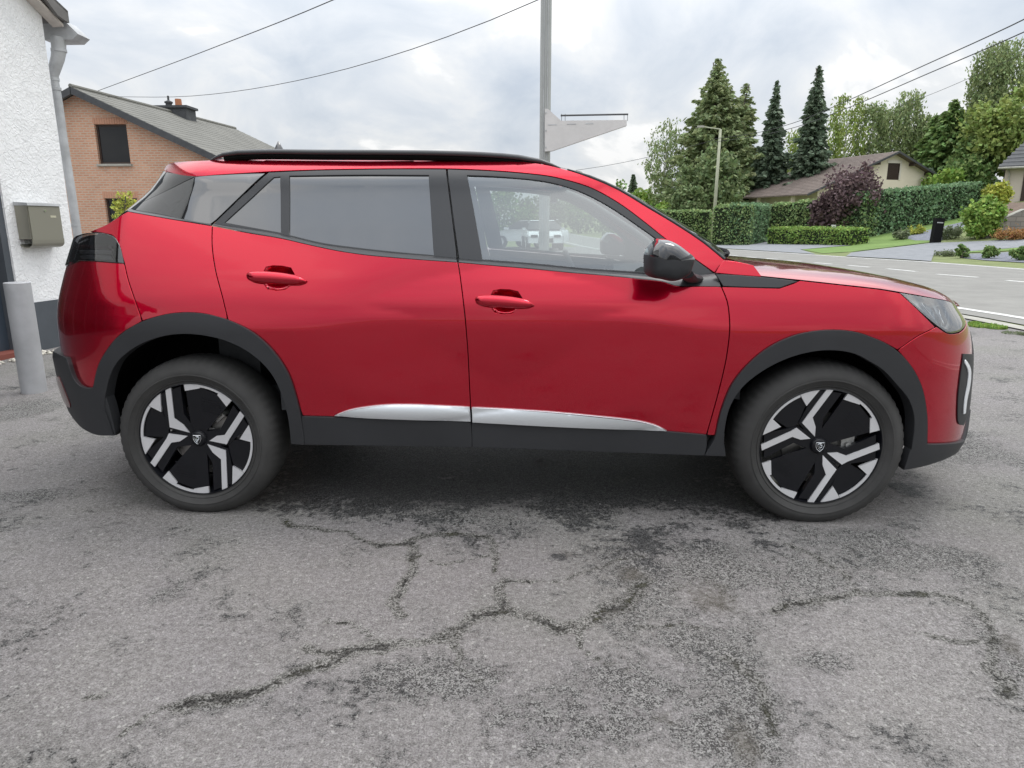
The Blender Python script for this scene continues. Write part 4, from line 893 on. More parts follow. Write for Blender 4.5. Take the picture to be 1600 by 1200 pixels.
def poly_sheet(name, pts, mt, z=.0, parent=None, h=2.0, kind='structure'):
    """draped sheet; pts are ground points (x, y)"""
    A = np.array([(p[0], p[1]) for p in pts], float)
    if np.sum(A[:, 0]*np.roll(A[:, 1], -1)-np.roll(A[:, 0], -1)*A[:, 1]) < 0: A = A[::-1].copy()
    P, Ft = fill(A, [], h); Vz = np.stack([P[:, 0], P[:, 1], T(P[:, 0], P[:, 1])+z], -1)
    tri = [tuple(f) if np.cross(P[f[1]]-P[f[0]], P[f[2]]-P[f[0]]) > 0 else tuple(f[::-1]) for f in Ft]
    o = mesh(name, Vz, tri, mt, parent, smooth=True)
    if parent is None and kind: o['kind'] = kind
    return o
o = poly_sheet('yard_surface', [(-60, -40), (8.6, -40)]+[(p[0]-.5, p[1]) for p in NEARL[:8]]+[(3.6, 36), (-60, 36)], MT['asphalt'], -.004, h=4)
a_ = o.data.attributes.new('rough', 'FLOAT', 'POINT'); a_.data.foreach_set('value', np.full(len(o.data.vertices), .12, np.float32))
# the road
def dens(P, s): return [np.asarray(p) for p in catmull(P, s)]
FL = dens(FARL, 1.5); NL = dens(NEARL, 1.5)
road = poly_sheet('road', [(p[0]-.45, p[1]) for p in NL]+[(p[0]+.35, p[1]) for p in FL[::-1]]+[(17.6, -12)], MT['road'], .0, h=3)
def strip(name, L_, w, mt, z, parent=None):
    V = []; 
    for i, p in enumerate(L_):
        d = L_[min(i+1, len(L_)-1)]-L_[max(i-1, 0)]; n_ = np.array([d[1], -d[0], 0])/np.hypot(d[0], d[1]); V += [p-n_*w/2+[0, 0, z], p+n_*w/2+[0, 0, z]]
    V = np.array(V); V[:, 2] = T(V[:, 0], V[:, 1])+z
    return mesh(name, V, [(2*i, 2*i+1, 2*i+3, 2*i+2) for i in range(len(L_)-1)], mt, parent)
strip('edge_line', FL, .17, MT['paintline'], .005, road); strip('edge_line', NL[6:], .15, MT['paintline'], .005, road)
for (x0, y0, x1, y1) in ((1138, 398.6, 1152, 399.6), (1166, 401.6, 1183, 402.8), (1196, 404, 1215, 405.4), (1230, 406.8, 1252, 408.6), (1272, 410.6, 1300, 412.8), (1324, 414.6, 1359, 417.6), (1386, 420, 1432, 424.5), (1464, 428.5, 1528, 433.5), (1573, 438.3, 1660, 446)):
    strip('lane_dash', [at(x0, y0, Z=0), at(x1, y1, Z=0)], .15, MT['paintline'], .005, road)
G2 = lambda pts: [gp(*p)[:2] if not isinstance(p, complex) else (p.real, p.imag) for p in pts]
poly_sheet('driveway', G2([(1108, 387), (1112, 380.5), (1160, 378.5), (1196, 377.5), (1250, 381), (1330, 383.5), (1250, 390), (1275, 397.4), (1200, 392.5)]), MT['drive'], .012, h=1.5)
poly_sheet('driveway', G2([(1322, 400.5), (1330, 395), (1384, 388.5), (1454, 380), (1600, 374.5), (1700, 372), (1700, 384), (1600, 386.5), (1512, 393), (1458, 399.5), (1455, 408.5), (1400, 404.8)]), MT['drive'], .014, h=1.5)
poly_sheet('lawn', G2([(1252, 390), (1330, 384), (1336, 380), (1345, 372), (1398, 350), (1504, 329), (1530, 332), (1520, 352), (1500, 362), (1454, 378.5), (1384, 387), (1330, 393.5), (1285, 396)]), MT['lawn'], .006, h=1.5)
poly_sheet('lawn', G2([(1512, 391.5), (1600, 386.8), (1640, 385), (1640, 390), (1600, 391), (1512, 395)]), MT['lawn'], .012, h=1)
poly_sheet('slate_bed', G2([(1500, 397.5), (1600, 393), (1680, 390), (1680, 410), (1600, 410.5), (1540, 407), (1502, 403)]), MT['slate'], .010, h=1)
poly_sheet('slate_bed', G2([(1412, 372), (1440, 362), (1504, 347), (1508, 352), (1490, 366), (1470, 376), (1430, 376)]), MT['slate'], .014, h=1)
# flush concrete strip and kerb at the yard's edge
strip('kerb', [p-np.array([.72, 0, 0]) for p in NL[6:22]], .22, MT['concrete'], .012)['kind'] = 'structure'

# loose chips lying on the asphalt
def chips():
    n_ = 4200; x = rng.uniform(-3.6, 6.5, n_); y = rng.uniform(-2.5, 2.6, n_)
    i = np.clip(((x-gx[0])/.022).astype(int), 0, nx-1); j = np.clip(((y-gy[0])/.022).astype(int), 0, len(gy)-1)
    w = .05+.95*np.clip(rough[j, i]-.2, 0, 1)+1.0*np.clip(crack[j, i], 0, 1); k = rng.random(n_) < w; x, y, i, j = x[k], y[k], i[k], j[k]; n_ = len(x)
    s = rng.uniform(.0014, .0042, n_)*np.where(rng.random(n_) > .97, 1.9, 1); O = np.array([(1, 0, 0), (-1, 0, 0), (0, 1, 0), (0, -1, 0), (0, 0, .7), (0, 0, -.7)], float)
    a = rng.uniform(0, 6.28, n_); jit = rng.uniform(.6, 1.25, (n_, 6, 1)); B = O[None]*jit*s[:, None, None]; c, sn = np.cos(a)[:, None], np.sin(a)[:, None]
    V = np.stack([B[..., 0]*c-B[..., 1]*sn+x[:, None], B[..., 0]*sn+B[..., 1]*c+y[:, None], B[..., 2]+Zg[j, i][:, None]+s[:, None]*.3], -1).reshape(-1, 3)
    Fo = np.array([(0, 2, 4), (2, 1, 4), (1, 3, 4), (3, 0, 4), (2, 0, 5), (1, 2, 5), (3, 1, 5), (0, 3, 5)]); q = (Fo[None]+np.arange(n_)[:, None, None]*6).reshape(-1, 3)
    tag(fastmesh('gravel', V, q, mat('stone chips', (.24, .23, .22), rough=.8, island=.45)), 'small loose stone chips scattered over the worn and cracked asphalt', 'gravel', kind='stuff')
chips()

# ================================================================== PLANTS
def leafmat(name, c, isl=.35):
    m = mat(name, c, rough=.6, spec=.3, island=isl); nt = m.node_tree; b = nt.nodes['Principled BSDF']
    b.inputs['Subsurface Weight'].default_value = 0
    # a little light comes through the leaves
    tr = nt.nodes.new('ShaderNodeBsdfTranslucent'); mx = nt.nodes.new('ShaderNodeMixShader'); out = nt.nodes['Material Output']
    src = b.inputs['Base Color'].links[0].from_socket; nt.links.new(src, tr.inputs[0]); mx.inputs[0].default_value = .25
    nt.links.new(b.outputs[0], mx.inputs[1]); nt.links.new(tr.outputs[0], mx.inputs[2]); nt.links.new(mx.outputs[0], out.inputs[0]); return m
LM = dict(spruce=leafmat('dark needle foliage', (.15, .20, .135), .4), pine=leafmat('olive needle foliage', (.27, .325, .16), .4), birch=leafmat('pale birch leaves', (.26, .32, .15), .4), green=leafmat('mid green leaves', (.18, .27, .09), .42),
          mid=leafmat('soft green leaves', (.17, .225, .10), .4), bright=leafmat('fresh green leaves', (.24, .36, .08), .4), yellow=leafmat('golden green leaves', (.42, .45, .09), .35), purple=leafmat('purple leaves', (.15, .10, .105), .45), hedge=leafmat('hedge leaves', (.26, .36, .15), .45),
          hedgeb=leafmat('bluish hedge leaves', (.19, .30, .16), .4), low=leafmat('bright hedge leaves', (.24, .36, .09), .35), willow=leafmat('yellow green weeping leaves', (.27, .34, .10), .35), grey=leafmat('grey green leaves', (.19, .225, .13), .3), orange=leafmat('orange flowers', (.36, .20, .08), .4))
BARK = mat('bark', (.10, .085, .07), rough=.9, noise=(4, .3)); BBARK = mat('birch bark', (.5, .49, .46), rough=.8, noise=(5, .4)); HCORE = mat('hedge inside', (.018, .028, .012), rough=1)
def quads(P, s, D=None, asp=1.0, flat=.0):
    """P n x 3 centres, s sizes, D optional long-axis directions -> V, Q"""
    n = len(P); s = np.broadcast_to(np.asarray(s, float), (n,))[:, None]
    if D is None: D = rng.normal(size=(n, 3))
    D = D/np.linalg.norm(D, axis=1, keepdims=True); Bv = np.cross(D, rng.normal(size=(n, 3))); Bv /= np.maximum(np.linalg.norm(Bv, axis=1, keepdims=True), 1e-6)
    a, b = D*s*asp*.5, Bv*s*.5; V = np.stack([P-a, P-b*.9+a*.1, P+a, P+b*.9+a*.1], 1).reshape(-1, 3)
    return V, np.arange(4*n).reshape(-1, 4)
def tree_thing(name, base, label, group=None, cat='tree'):
    t = empty(name, base); tag(t, label, cat, group); return t
def trunk(t, H, r, bark=BARK, limbs=6, spread=1.5, z0=.3):
    mb = MB(); n = 7; w = [(rng.normal(0, .012*H*(k/n)), rng.normal(0, .012*H*(k/n)), H*k/n) for k in range(n+1)]; w[0] = (0, 0, -.3)
    mb.tube(w, [r*(1-.85*k/n) for k in range(n+1)], 8)
    for k in range(limbs):
        h = H*(z0+(.85-z0)*k/max(1, limbs)); a = k*2.4+rng.random(); L_ = spread*(1-.5*k/limbs); c, s_ = math.cos(a), math.sin(a)
        mb.tube([(0, 0, h), (c*L_*.5, s_*L_*.5, h+L_*.35), (c*L_, s_*L_, h+L_*.55)], [r*.35, r*.2, r*.06], 5)
    o = mb.build('trunk', bark, t, smooth=True); return o
def spruce(base, H, Rr, label, m='spruce', group=None, dens_=1.0, low=.04, ls=.34, name='spruce_tree', lop=0, droop=.35, top=1.0, gapy=0.0):
    t = tree_thing(name, base, label, group); trunk(t, H*.97, H*.016+.05, limbs=0)
    P = []; D = []; h = H*low; k = 0
    while h < H*.985:
        f = 1-(h/H); r = Rr*(f**top)*(.72+.5*rng.random())+.05; nb = max(5, int((7+r*5)*dens_)); a0 = rng.random()*6.28
        for b in range(nb):
            if rng.random() < gapy*(1-f*.4): continue
            a = a0+6.283*b/nb+rng.normal(0, .18); rl = r*(.62+.5*rng.random())*(1+lop*math.cos(a)); c, s_ = math.cos(a), math.sin(a); m_ = max(2, int(rl/.16))
            for j in range(m_):
                u = (j+.5)/m_; 
                if u < .18 and rl > .8: continue
                p = (c*rl*u, s_*rl*u, h-droop*rl*u+.22*rl*u*u); P.append(p); D.append((c, s_, -.35)); 
                for sd in (-1, 1):
                    P.append((p[0]-s_*sd*.13*(1.2-u)*rl*.6, p[1]+c*sd*.13*(1.2-u)*rl*.6, p[2]-.06)); D.append((c-s_*sd*.9, s_+c*sd*.9, -.5))
        h += (.20+.16*f)*max(1, H/14)*.95; k += 1
    P = np.array(P); P += rng.normal(0, .05, P.shape); V, Q = quads(P, ls*rng.uniform(.7, 1.3, len(P))*np.clip(.45+1.6*(1-P[:, 2]/H), .4, 1), np.array(D)+rng.normal(0, .25, (len(D), 3)), 1.7)
    fastmesh('crown', V, Q, LM[m], t); return t
def broad(base, H, Rr, label, m='green', group=None, n=60, per=55, ls=.22, name='broadleaf_tree', z0=.18, bark=BARK, cat='tree', flat=1.0, gap=0.0, trk=True, cl=.32):
    t = tree_thing(name, base, label, group, cat)
    if trk: trunk(t, H*.85, H*.014+.04, bark, 6, Rr*.8)
    zc = H*(z0+1)/2; rz = H*(1-z0)/2; C = []
    while len(C) < n:
        v = rng.normal(size=3); v /= np.linalg.norm(v); rad = (.35+.65*rng.random()**.5)*(.8+.35*rng.random()); c = v*[Rr, Rr, rz]*rad; c[2] += zc
        if abs(v[2]) < .5 or rng.random() > .3: C.append(c)
    C = np.array(C); rr = np.where(rng.random(n) < .5, 1, .7)*cl*Rr
    P = C[:, None]+rng.normal(0, .5, (n, per, 3))*rr[:, None, None]; P = P.reshape(-1, 3); P = P[P[:, 2] > H*z0*.6]
    V, Q = quads(P, ls*rng.uniform(.6, 1.4, len(P)), None, 1.25); fastmesh('crown', V, Q, LM[m], t); return t
def birch(base, H, Rr, label, group=None, m='birch', n=130, ls=.15, name='birch_tree', z0=.22, hang=1.0):
    t = tree_thing(name, base, label, group); trunk(t, H*.93, H*.010+.04, BBARK, 9, Rr*.8, .35)
    P = []
    for _ in range(n):
        a = rng.random()*6.28; zf = z0+(1-z0)*rng.random()**.8; env = Rr*math.sin(math.pi*min(1, .12+.88*(1-(zf-z0)/(1-z0))**.75))**.6; r = env*math.sqrt(rng.random())
        x, y, z = r*math.cos(a), r*math.sin(a), H*zf; L_ = hang*(.6+1.6*rng.random())*(.3+.7*r/Rr); k = int(8+L_*9)
        for j in range(k): P.append((x+rng.normal(0, .12), y+rng.normal(0, .12), z-L_*j/k+rng.normal(0, .05)))
        for j in range(7): P.append((x+rng.normal(0, .28), y+rng.normal(0, .28), z+rng.normal(0, .15)))
    P = np.array(P); V, Q = quads(P, ls*rng.uniform(.6, 1.4, len(P)), rng.normal(0, .5, (len(P), 3))+[0, 0, -1], 1.6); fastmesh('crown', V, Q, LM[m], t); return t
def hedge(P0, P1, h0, h1, thick, label, m='hedge', group=None, ls=.12, dens_=170, name='hedge', rough_=.05, cat='hedge'):
    P0, P1 = np.array(P0, float), np.array(P1, float); L_ = np.linalg.norm((P1-P0)[:2]); d = (P1-P0)/L_; nrm = np.array([-d[1], d[0], 0])   # thickness away from the camera side
    t = empty(name, P0); tag(t, label, cat, group); dloc = (P1-P0)
    k = 10; V = []
    for i in range(k+1):
        c = dloc*i/k; h = h0+(h1-h0)*i/k
        for (w, z) in ((.06, -.2), (.06, h-.08), (thick-.06, h-.08), (thick-.06, -.2)): V.append(c+nrm*w+[0, 0, z])
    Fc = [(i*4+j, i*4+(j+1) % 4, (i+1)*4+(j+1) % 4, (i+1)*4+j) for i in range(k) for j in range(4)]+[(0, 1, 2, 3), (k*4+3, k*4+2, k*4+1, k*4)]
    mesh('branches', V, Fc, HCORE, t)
    hm = (h0+h1)/2; nf, ntp, ne = int(L_*hm*dens_), int(L_*thick*dens_), int(thick*hm*dens_)
    def pts(n, u, w, z): return np.stack([u, w, z], 1)
    u = rng.random(nf); A = pts(nf, u, rng.normal(0, rough_, nf)+.04*np.sin(u*L_*2.1)+.03*np.sin(u*L_*5.3), rng.random(nf)); u = rng.random(ntp); B = pts(ntp, u, rng.random(ntp)*thick, 1+rng.normal(0, rough_, ntp)/hm+.02*np.sin(u*L_*3))
    C1 = pts(ne, rng.normal(0, rough_, ne)/L_, rng.random(ne)*thick, rng.random(ne)); C2 = pts(ne, 1+rng.normal(0, rough_, ne)/L_, rng.random(ne)*thick, rng.random(ne)); Q_ = np.concatenate([A, B, C1, C2])
    hh = h0+(h1-h0)*Q_[:, 0]; P = Q_[:, :1]*dloc+nrm*Q_[:, 1:2]; P[:, 2] += Q_[:, 2]*hh
    V, Q = quads(P, ls*rng.uniform(.6, 1.4, len(P)), None, 1.2); fastmesh('foliage', V, Q, LM[m], t); return t
def shrub(px, py, wpx, hpx, label, m='bright', n=26, per=60, ls=None, name='shrub', group=None, base=None):
    b = gp(px, py) if base is None else base; w = psz(b, wpx)/2; h = psz(b, hpx)
    return broad(b, h, w*.82, label, m, group, n, per, ls or max(.05, .09*h), name, .02, cat='shrub', trk=True, cl=.36)
def tpx(px, ytop, dep, wpx, ybase=None):
    """a tree standing at picture column px, top at ytop, at a given depth: base point, height, radius"""
    P = atd(px, ytop, dep); g = float(T(P[0], P[1])); return np.array([P[0], P[1], g]), P[2]-g, wpx/2*dep/F_PX
b, H, r = tpx(1122, 88, 58, 160); spruce(b, H, r*1.2, 'tallest broad dark conifer with ragged open branches behind the lamp post', 'pine', dens_=.9, ls=.34, name='conifer_tree', lop=.12, top=.80, gapy=.24, droop=.12)
b, H, r = tpx(1166, 126, 60, 92); spruce(b, H, r, 'thinner ragged conifer leaning on the right of the tallest conifer', 'pine', dens_=.7, ls=.32, name='conifer_tree', top=.6, gapy=.32, droop=.3)
b, H, r = tpx(1215, 121, 56, 82); spruce(b, H, r, 'narrow dark spruce with a thin tip, second of the pointed ones from the right', 'spruce', top=.85, ls=.27, dens_=1.3, gapy=.08)
b, H, r = tpx(1281, 98, 54, 104); spruce(b, H, r, 'tall narrow dark spruce rising above the brown roof of the cream house', 'spruce', top=.88, ls=.27, dens_=1.3, gapy=.06)
b, H, r = tpx(1042, 190, 62, 60); birch(b, H, r, 'slender pale birch left of the tallest conifer, above the far hedge', n=150, hang=1.2)
b, H, r = tpx(1115, 235, 50, 96); broad(b, H, r, 'round green tree in front of the tallest conifer and behind the lamp post', 'mid', n=90, per=55, ls=.24)
b, H, r = tpx(1075, 285, 48, 50); broad(b, H, r, 'low olive bushy tree left of the lamp post behind the hedge', 'mid', n=50, per=60, ls=.2)
b, H, r = tpx(1178, 262, 62, 60); broad(b, H, r, 'blue green bushy tree between the green tree and the narrow spruce', 'spruce', n=50, per=60, ls=.25)
b, H, r = tpx(1247, 205, 64, 44); birch(b, H, r, 'yellow green tree glimpsed between the two narrow spruces', m='willow', n=110)
for i, (x, y, w, lb) in enumerate(((1328, 152, 62, 'green gold birch just right of the tall narrow spruce'), (1367, 163, 52, 'airy birch standing behind the ridge of the cream house'), (1400, 166, 50, 'airy birch above the gable peak of the cream house'), (1425, 142, 44, 'taller thin birch right of the cream gable peak'), (1448, 178, 36, 'small faint birch beside the green conifers'))):
    b, H, r = tpx(x, y, 74, w); birch(b, H, r, lb, 'birches behind the cream house', 'birch' if i else 'willow', n=130, ls=.18, hang=1.6, z0=.3)
b, H, r = tpx(1493, 154, 62, 110); spruce(b, H, r, 'full green conifer with pointed top right of the cream house', 'green', top=.66, ls=.42, name='conifer_tree', dens_=1.1)
b, H, r = tpx(1463, 176, 64, 80); spruce(b, H, r, 'smaller green conifer just left of the full pointed conifer', 'green', top=.7, ls=.36, name='conifer_tree')
b, H, r = tpx(1524, 166, 70, 90); spruce(b, H, r, 'dark blue green conifer between the pointed conifer and the weeping trees', 'spruce', top=.6, ls=.42, name='conifer_tree')
b, H, r = tpx(1568, 68, 60, 82); birch(b, H, r, 'tallest weeping birch at the right edge above the tiled house', n=330, hang=2.2, ls=.17, z0=.35)
b, H, r = tpx(1590, 150, 52, 120); broad(b, H, r, 'wide yellow green weeping tree at the right edge behind the tiled house', 'willow', n=170, per=90, ls=.26, cl=.25)
b, H, r = tpx(1535, 205, 54, 70); broad(b, H, r, 'green tree below the weeping birch beside the tiled house', 'green', n=90, per=70, ls=.24)
b, H, r = tpx(1478, 262, 52, 50); broad(b, H, r, 'fresh green bush at the right eave of the cream house', 'bright', n=50, per=50, ls=.2)
b, H, r = tpx(1520, 245, 53, 60); broad(b, H, r, 'dark green bushy tree behind the sloping hedge', 'green', n=70, per=60, ls=.22)
b, H, r = tpx(1440, 268, 58, 50); broad(b, H, r, 'dark tree behind the right roof slope of the cream house', 'spruce', n=60, per=60, ls=.24)
# far greenery behind the car and through its windows
for i, (x, y, dp, w, m, lb) in enumerate(((990, 272, 120, 16, 'spruce', 'tiny far conifer above the bushes beside the windscreen pillar'), (960, 292, 80, 70, 'green', 'low green far tree nearest the windscreen pillar'), (1005, 298, 66, 60, 'bright', 'light green bushy far tree left of the slender birch'), (1040, 318, 56, 44, 'bright', 'light bush at the foot of the slender birch'),
     (905, 296, 95, 90, 'green', 'far green tree seen through the windscreen'), (845, 300, 90, 80, 'grey', 'far greyish tree seen behind the metal pole'), (780, 298, 85, 90, 'green', 'far green tree seen through the left of the front window'), (720, 296, 90, 100, 'green', 'far green tree hidden partly behind the door pillar'), (640, 300, 95, 110, 'grey', 'far tree behind the rear door window'), (1065, 300, 70, 50, 'green', 'far green tree between birch and low olive tree'))):
    b, H, r = tpx(x, y, dp, w)
    if i == 0: spruce(b, H, r*2, lb, 'spruce', name='conifer_tree', ls=.8, dens_=.5)
    else: broad(b, H, r, lb, m, n=60, per=60, ls=.32, z0=.02)
# hedges
def hpx(x0, yb0, yt0, x1, yb1, yt1, thick, label, m='hedge', **k):
    A, B = gp(x0, yb0), gp(x1, yb1); ha, hb = psz(A, yb0-yt0)/math.cos(.0), psz(B, yb1-yt1); return hedge(A, B, ha, hb, thick, label, m, **k)
hpx(1015, 378.5, 331, 1104, 379, 331, 1.2, 'clipped dark green hedge left of the lamp post seen over the windscreen pillar')
hpx(1112, 383, 325, 1168, 383, 322, 1.4, 'tall clipped hedge block with olive face just right of the lamp post', 'hedge', ls=.11)
A = gp(1168, 383); B = gp(1199, 377.5); hedge(A, B, psz(A, 61), psz(B, 56), 1.2, 'receding bluish side of the tall hedge block beside the drive', 'hedgeb', ls=.11)
A = gp(1199, 376); B = gp(1345, 373); hedge(A, B, psz(A, 54), psz(B, 66), 1.2, 'long high hedge behind the bright low hedge, in front of the cream house', 'hedge')
A = gp(1345, 373); B = gp(1530, 333); hedge(A, B, psz(A, 68), psz(B, 46), 1.3, 'long bluish green hedge climbing the lawn beside the cream gable', 'hedgeb')
A = gp(1198, 381.5); B = gp(1327, 383.5); hedge(A, B, psz(A, 24), psz(B, 25.5), 1.3, 'low bright green clipped hedge by the small white sign', 'low', ls=.09, dens_=260)
A = gp(1400, 352); B = gp(1508, 331); hedge(A, B, psz(A, 7), psz(B, 9), 1.0, 'low grey green ground cover row along the foot of the sloping hedge', 'grey', ls=.12, name='ground_cover', rough_=.14)
shrub(1324, 372, 92, 110, 'large purple leaved plum tree spreading over the hedge in front of the cream house', 'purple', 130, 50, .15, 'plum_tree')['category'] = 'tree'
shrub(1290, 374, 55, 70, 'smaller purple leaved bush at the left of the large plum tree', 'purple', 50, 80, .16)
shrub(1232, 362, 26, 15, 'round light green bush showing above the bright low hedge', 'bright', 16, 60, .1)
shrub(1552, 330, 46, 46, 'round golden green bush beside the brown door of the tiled house', 'yellow', 40, 90, .13)
shrub(1533, 372, 62, 58, 'tall bright green bush standing at the end of the stone wall', 'bright', 70, 90, .13)
shrub(1502, 403, 22, 21, 'small round shrub in the slate bed nearest the drive', 'green', 20, 60, .07)
shrub(1545, 404, 26, 17, 'small spreading shrub in the middle of the slate bed', 'green', 22, 60, .07)
shrub(1592, 407, 30, 20, 'small dark shrub in the slate bed at the right edge', 'green', 24, 60, .07)
shrub(1408, 374, 30, 14, 'low yellowish planting at the tip of the rock bed', 'grey', 20, 50, .08)
shrub(1432, 366, 26, 12, 'low planting along the upper rim of the rock bed', 'yellow', 18, 50, .08)
shrub(1485, 373, 40, 16, 'low mixed planting right of the black letter pillar', 'grey', 24, 50, .08)
shrub(1580, 374, 56, 14, 'low orange flowering plants at the foot of the stone wall', 'orange', 30, 60, .07)
shrub(1478, 400, 34, 7, 'thin straggly weeds on the verge by the drive', 'grey', 20, 40, .05)
def tuft(pts, n, h, label, m='bright'):
    P = []; D = []
    for (px, py, rx) in pts:
        c = gp(px, py); r = psz(c, rx)
        a = rng.uniform(0, 6.28, n); rr = r*np.sqrt(rng.random(n)); P.append(np.stack([c[0]+rr*np.cos(a)*1.0, c[1]+rr*np.sin(a)*.8, c[2]+h*.4*rng.random(n)], 1))
    P = np.concatenate(P); V, Q = quads(P, h*.35, rng.normal(0, .5, (len(P), 3))+[0, 0, 1], 3.2)
    o = fastmesh('grass_tuft', V, Q, LM[m]); tag(o, label, 'grass', kind='stuff')
tuft([(1536, 510, 22), (1558, 513, 14), (1522, 507, 8)], 500, .05, 'tuft of green weeds growing at the near edge of the road', 'bright')
tuft([(1585, 521, 18), (1600, 523, 10)], 160, .03, 'sparse weeds along the concrete kerb at the right edge', 'grey')

# ================================================================== BUILDINGS
MT['stucco'] = mat('white roughcast', (.84, .845, .85), rough=.9, noise=(9, .05), bump=(26, .8, .017))
_n = [n for n in MT['stucco'].node_tree.nodes if n.type == 'TEX_NOISE'][-1]; _n.inputs['Detail'].default_value = 3; _n.inputs['Distortion'].default_value = 1.2
MT['plinth'] = mat('dark grey plinth paint', (.075, .085, .098), rough=.7, noise=(3, .12), bump=(30, .2, .004))
MT['zinc'] = mat('weathered zinc', (.46, .47, .48), rough=.55, metal=.3, noise=(5, .2)); MT['tile'] = mat('grey roof tiles', (.16, .155, .15), rough=.8, noise=(3, .25))
MT['doorblue'] = mat('blue grey door', (.045, .06, .08), rough=.35); MT['taupe'] = mat('taupe letterbox metal', (.27, .26, .215), rough=.38, metal=.35); MT['dirt'] = mat('mossy dirt', (.06, .055, .03), rough=1, bump=(40, .5, .01))
MT['darkglass'] = mat('dark window glass', (.015, .016, .018), rough=.03, spec=.4); MT['brown'] = mat('dark brown frame', (.045, .028, .022), rough=.5); MT['cream'] = mat('cream render', (.74, .67, .55), rough=.9, noise=(1.2, .05))
MT['slateroof'] = mat('brown slate roof', (.15, .12, .105), rough=.85, noise=(2.0, .22)); MT['greyslate'] = mat('grey fibre slates', (.175, .172, .155), rough=.85, noise=(.8, .15)); MT['dkslate'] = mat('dark slate', (.06, .063, .068), rough=.7, noise=(4, .2)); MT['terracotta'] = mat('terracotta', (.40, .16, .08), rough=.8)
def mbrick(name, c1, c2, mortar, s, bw=.5, rh=.25, proj='xz'):
    m = bpy.data.materials.new(name); m.use_nodes = True; nt = m.node_tree; b = nt.nodes['Principled BSDF']; L = nt.links.new; N = nt.nodes.new
    tc = N('ShaderNodeTexCoord'); sp = N('ShaderNodeSeparateXYZ'); L(tc.outputs['Object'], sp.inputs[0]); cb = N('ShaderNodeCombineXYZ'); L(sp.outputs[0 if proj[0] == 'x' else 1], cb.inputs[0]); L(sp.outputs[2], cb.inputs[1])
    br = N('ShaderNodeTexBrick'); br.inputs['Scale'].default_value = s; br.inputs['Color1'].default_value = (*c1, 1); br.inputs['Color2'].default_value = (*c2, 1); br.inputs['Mortar'].default_value = (*mortar, 1); br.inputs['Mortar Size'].default_value = .018; br.inputs['Brick Width'].default_value = bw; br.inputs['Row Height'].default_value = rh
    L(cb.outputs[0], br.inputs['Vector']); n = N('ShaderNodeTexNoise'); n.inputs['Scale'].default_value = 1.3; L(tc.outputs['Object'], n.inputs['Vector'])
    mx = N('ShaderNodeMixRGB'); mx.blend_type = 'MULTIPLY'; mx.inputs[0].default_value = .35; L(br.outputs['Color'], mx.inputs[1]); L(n.outputs['Fac'], mx.inputs[2]); L(mx.outputs[0], b.inputs['Base Color']); b.inputs['Roughness'].default_value = .9
    bp = N('ShaderNodeBump'); bp.invert = True; bp.inputs['Strength'].default_value = .5; bp.inputs['Distance'].default_value = .01; L(br.outputs['Fac'], bp.inputs['Height']); L(bp.outputs[0], b.inputs['Normal']); return m
MT['brick'] = mbrick('orange brick', (.58, .28, .175), (.68, .36, .235), (.60, .46, .35), 1.0, .22, .078)
MT['stonewall'] = mbrick('pinkish stone', (.34, .29, .27), (.26, .235, .23), (.20, .18, .17), 1.0, .45, .22)

# ---- white roughcast building at the left
WN = np.array([1, -.11, 0]); WN /= np.linalg.norm(WN); WD = np.array([.11, 1, 0]); WD /= np.linalg.norm(WD); WP = np.array([-3.5, 3.2, 0])
def wp(px, py, out=0): return on_plane(px, py, WP+WN*out, WN)
wt = lambda P: float((P-WP)@WD)
tC = wt(wp(111, 352)); tJ = wt(wp(43, 548)); tJ2 = tJ-1.05
def wpt(t, z, out=0): return WP+WD*t+WN*out+np.array([0, 0, z])
zE = float(wp(60, 24)[2])
wb = empty('white_building', wpt(tC, 0)); tag(wb, 'white roughcast building with dark plinth and letterbox at the left edge', 'building')
wb.location = (0, 0, 0)
OV = .17; p1_ = wp(107, 24, OV); p2_ = wp(84, 0, OV); tT, zT = wt(p1_), float(p1_[2]); slw = (float(p2_[2])-zT)/(tT-wt(p2_)); slw = min(max(slw, .5), 1.1)
tR, tB = tC-6.0, tC-12.0; zE = zT-.08+slw*(tT-tC); zR = zE+slw*6.0; zD = 2.12; zS = 3.0
mb = MB()
prof = [(tJ, -.1), (tC, -.1), (tC, zE), (tR, zR), (tB, zE), (tB, zS), (tJ, zS)]
mb.prism([wpt(t, z) for t, z in prof], -WN*.32, 0)
mb.build('wall', MT['stucco'], wb)
for (ta, tb_) in ((tC-.32, tC), (tB, tB+.32)): MB().prism([wpt(ta, -.1, -.32), wpt(tb_, -.1, -.32), wpt(tb_, zE, -.32), wpt(ta, zE, -.32)], -WN*7, 0).build('wall', MT['stucco'], wb)
mb = MB(); zp = float(wp(76, 469.5)[2]); mb.prism([wpt(tJ, -.1, .001), wpt(tC+.012, -.1, .001), wpt(tC+.012, zp, .001), wpt(tJ, zp, .001)], WN*.014, 0); mb.build('plinth', MT['plinth'], wb)
d_ = MB(); d_.prism([wpt(tJ2+.07, .05, -.12), wpt(tJ-.07, .05, -.12), wpt(tJ-.07, zD-.07, -.12), wpt(tJ2+.07, zD-.07, -.12)], -WN*.05, 0); dr = d_.build('door', MT['doorblue'], wb)
d_ = MB()
for (a, b_) in ((tJ-.072, tJ-.002), (tJ2+.002, tJ2+.072)): d_.prism([wpt(a, .0, -.02), wpt(b_, .0, -.02), wpt(b_, zD-.004, -.02), wpt(a, zD-.004, -.02)], -WN*.16, 0)
d_.build('door_frame', MT['plinth'], wb)
